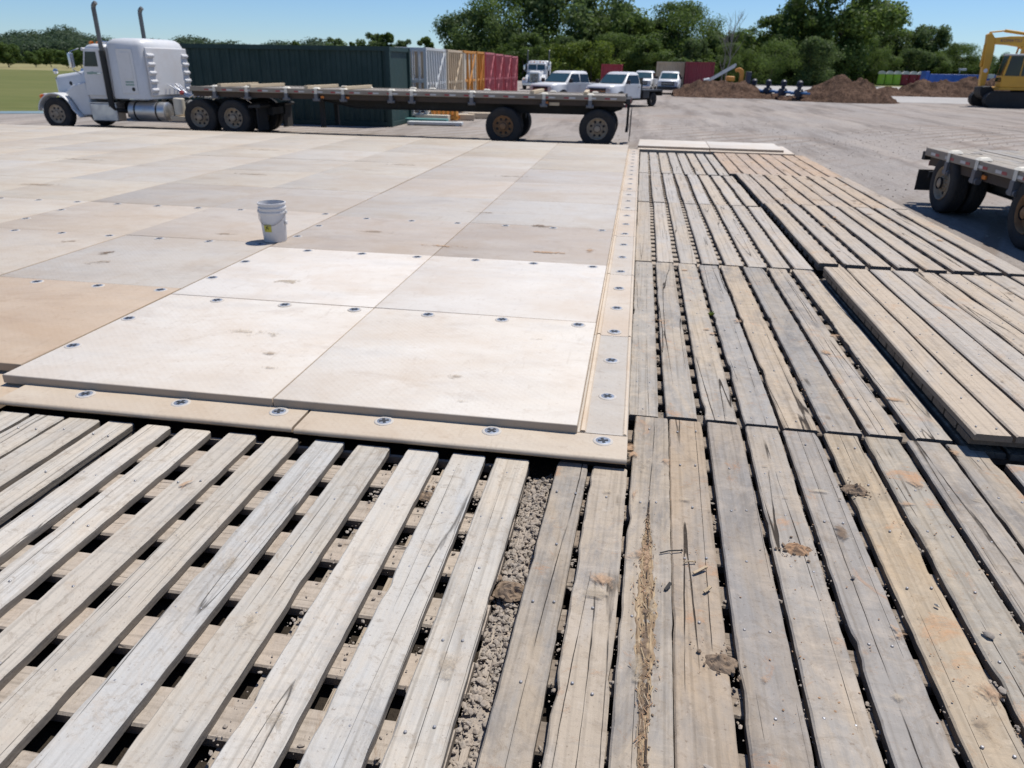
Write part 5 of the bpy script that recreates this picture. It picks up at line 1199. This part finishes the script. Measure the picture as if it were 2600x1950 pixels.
def tree(name, label, x, y, H_, W_, key, m='leaf', group=None, nb=34, nl=5200, ls=.42, base=.12, var=0, rz=None, k0=10.):
    # crown and trunk meshes are shared by trees of one kind
    kk = (key, m, var)
    if kk not in CR:
        CR[kk] = (crown_mesh(hash_(key)+var*17, 10, 10*W_/H_, nb, nl, ls*10/H_, base, m), trunk_mesh(hash_(key)+var, 8.2, .24))
    t = thing(name, label, 'tree', (x, y, 0), random.uniform(0,6.28) if rz is None else rz, group)
    c = link('crown', CR[kk][0], t); tr = link('trunk', CR[kk][1], t)
    s = H_/10; t.scale = (s*random.uniform(.95,1.08), s*random.uniform(.95,1.08), s); return t
def hash_(s): return sum(ord(c)*(i+3) for i, c in enumerate(s))
# main tree line behind the yard: px column of the photograph, turned into x at its depth
def colx(px, y): # horizontal place of a sight line at ground depth y
    d = _f + _r2*((px-1300)/1847.8) + _u2*((975-190)/1847.8); return d.x/d.y*y
def zat(px, py, y):
    d = _f + _r2*((px-1300)/1847.8) + _u2*((975-py)/1847.8); return CAM_Z+d.z/d.y*y
line = [ # px, top py, depth, width px, kind
 (1215,25,128,150,'oak'),(1290,-40,134,190,'oak'),(1385,-70,138,220,'elm'),(1470,-50,136,190,'oak'),(1535,0,140,120,'elm'),(1600,38,132,120,'oak'),(1655,48,138,110,'elm'),
 (1715,4,134,190,'oak'),(1775,40,138,120,'elm'),(1822,82,134,90,'elm'),(1895,66,136,90,'elm'),(1945,40,132,140,'oak'),(2010,62,140,120,'elm'),(2052,-30,130,170,'elm'),(2115,-60,134,210,'oak'),(2175,5,132,150,'elm'),
 (2230,72,128,110,'oak'),(2285,78,132,130,'oak'),(2345,66,128,130,'elm'),(2400,110,134,110,'oak'),(2445,112,130,110,'elm'),(2500,142,132,110,'oak'),(2560,132,138,130,'elm'),(2640,110,138,150,'oak'),(2740,60,140,200,'oak'),(2860,80,140,200,'elm'),
 (1330,85,122,150,'oak'),(1440,95,124,150,'elm'),(1560,85,126,130,'oak'),(1640,100,124,120,'oak'),(1760,100,124,130,'elm'),(1860,110,124,120,'oak'),(1960,100,122,130,'elm'),(2050,95,122,150,'oak'),(2150,85,120,150,'oak'),(2220,120,120,100,'elm'),(2300,125,121,130,'oak'),(2380,140,124,110,'elm')]
kname = {'oak':'broad dense','elm':'loose feathery'}
for i, (px, py, y, wpx, kd) in enumerate(line):
    if 2125 < px < 2530: y += 32
    x = colx(px, y); h = zat(px, py, y); w_ = wpx*y/1847.8*1.25
    pos = 'tall crown' if h > 11 else ('mid height crown' if h > 7 else 'low crown')
    front = i >= 26
    tree('leafy_tree', '%s tree, %s, %s from left in %s tree rank' % (kname[kd], pos, ORD[i-26] if front else ORD[i], 'front' if front else 'back'), x, y, h, max(w_, h*.55), kd, 'leaf' if (i % 3) else 'leaf_blue', 'trees along the far side of the yard', nb=40 if kd == 'oak' else 30, nl=15000 if kd == 'oak' else 11000, ls=.40, base=.02 if kd == 'oak' else .06, var=i % 3)
for i, (px, py, y, wpx, lb) in enumerate(((1500,106,116,120,'yellow green bushy tree in front of the dark trees, above the small red container'),(1445,112,118,90,'yellow green bush left of the larger lime one in the tree line'),(2290,128,168,110,'yellow green bush under the trees behind the portable toilets'),(1720,150,114,70,'light green shrub behind the tan container'),(2170,160,150,80,'light green shrub behind the tall dirt pile'))):
    x = colx(px, y); h = zat(px, py, y); tree('bushy_tree', lb, x, y, h, max(wpx*y/1847.8*1.2, h), 'bush', 'leaf_lime' if i < 3 else 'leaf', 'bushy trees at the yard edge', nb=30, nl=6000, ls=.36, base=.02, var=0)
rb = random.Random(21)
for i in range(26):   # understorey shrubs closing the line near the ground
    px = 1190+i*52; y = rb.uniform(128,144)+(34 if 1190+i*52 > 2090 else 0); x = colx(px, y); h = rb.uniform(4.0,6.5)
    tree('shrub', 'dark green shrub under the tree line, %s from the left' % ORD[i], x, y, h, h*1.5, 'bush', 'leaf', 'shrubs at the foot of the tree line', nb=30, nl=6000, ls=.36, base=.02, var=1)
for i in range(17):
    px = 1200+i*74; y = 168+8*(i % 3); x = colx(px, y); h = zat(px, 92 if px < 2200 else 128, y)
    tree('leafy_tree', 'dense tree filling the rear of the wood, %s from the left' % ORD[i], x, y, h, h*1.15, 'oak', 'leaf', 'trees filling the rear of the wood', nb=40, nl=15000, ls=.40, base=.02, var=i % 3)
# bare grey tree
t = thing('bare_tree', 'leafless pale grey tree standing in front of the dark tree line', 'tree', (colx(1846,117),117,0))
link('trunk', trunk_mesh(5, 9.6, .12, 'deadbark', 14, True), t); link('trunk', trunk_mesh(8, 7.2, .08, 'deadbark', 8, True), t, (-.7,0,0))
# small tops behind the green container
for i, (px, py, wpx) in enumerate(((760,106,26),(850,94,54),(900,108,30),(942,82,44),(985,84,24),(1025,100,50),(1085,94,58),(1152,114,20),(1195,80,60),(1210,150,120))):
    y = 150; x = colx(px, y); h = zat(px, py, y)
    tree('leafy_tree', 'small distant tree beyond container and bins, %s from the left' % ORD[i], x, y, h, max(wpx*y/1847.8*1.4, h*.42), 'elm', 'leaf_blue' if i % 2 else 'leaf', 'distant trees beyond the bins', nb=30, nl=6500, ls=.40, base=.10, var=i % 2)
# left field trees and wooded hill
for i, (px, py, by, wpx) in enumerate(((28,108,150,120),(96,128,160,90),(135,122,165,90),(178,128,160,70),(212,122,150,70),(-60,110,150,150))):
    x = colx(px, by); h = zat(px, py, by)
    tree('field_tree', '%s round tree on the field left of the semi truck, %s from left' % ('dark' if i == 0 else 'green', ORD[i]), x, by, h, h*1.15, 'bush', 'leaf', 'round trees on the left field', nb=34, nl=6000, ls=.36, base=.20, var=2)
rh = random.Random(31)
g = MB()
for i in range(60):
    for j in range(6):
        px = -420+i*22+rh.uniform(-10,10); y = 255+j*14+rh.uniform(-5,5)
        if px > 880: continue
        prof = 70+8*math.sin(px*.021+.6)+5*math.sin(px*.06)+.02*max(0,px)+ (18*max(0,min(1,(px-180)/120)))
        x = colx(px, y); ztop = zat(px, prof, 320)*(.55+.09*j)
        for k in range(420):
            a = Vector((rh.gauss(0,1), rh.gauss(0,1), rh.gauss(0,1))).normalized(); rr = 4.4*rh.random()**.4
            p = Vector((x, y, max(1.2, ztop-4.0)))+Vector((a.x*rr*1.2, a.y*rr, a.z*rr*.95))
            if p.z < .3: continue
            n = (a+Vector((rh.gauss(0,.5), rh.gauss(0,.5)-.2, rh.gauss(0,.5)+.4))).normalized(); u = n.orthogonal().normalized(); v = n.cross(u); s_ = rh.uniform(.6,1.3)
            g.add([p-u*s_*.5, p+v*s_*.35, p+u*s_*.5, p-v*s_*.35], [(0,1,2,3)])
kind(g.build('distant_forest', M_['leaf_hill'], None, smooth=0, fix=False), 'stuff')
# hill under the forest
g = MB(); nx, ny = 40, 10
for j in range(ny+1):
    for i in range(nx+1):
        x = -420+440*i/nx; y = 262+160*j/ny; g.v.append((x, y, -.5+(7.0*math.sin(math.pi*.5*min(1, j/6)))*(.8+.2*math.sin(x*.03))*max(0,min(1,(-x-20)/60))))
for j in range(ny):
    for i in range(nx): g.f.append((j*(nx+1)+i, j*(nx+1)+i+1, (j+1)*(nx+1)+i+1, (j+1)*(nx+1)+i))
kind(g.build('hill', M_['grass'], None, fix=False), 'structure')
# weathered post at the field edge
tag(MB().cyl((0,0,-.1),(0,0,.95),.06,8).build('field_post', M_['bark'], None, (-29.7,32.0,0)), 'short brown wooden post at the left frame edge by the field', 'post')
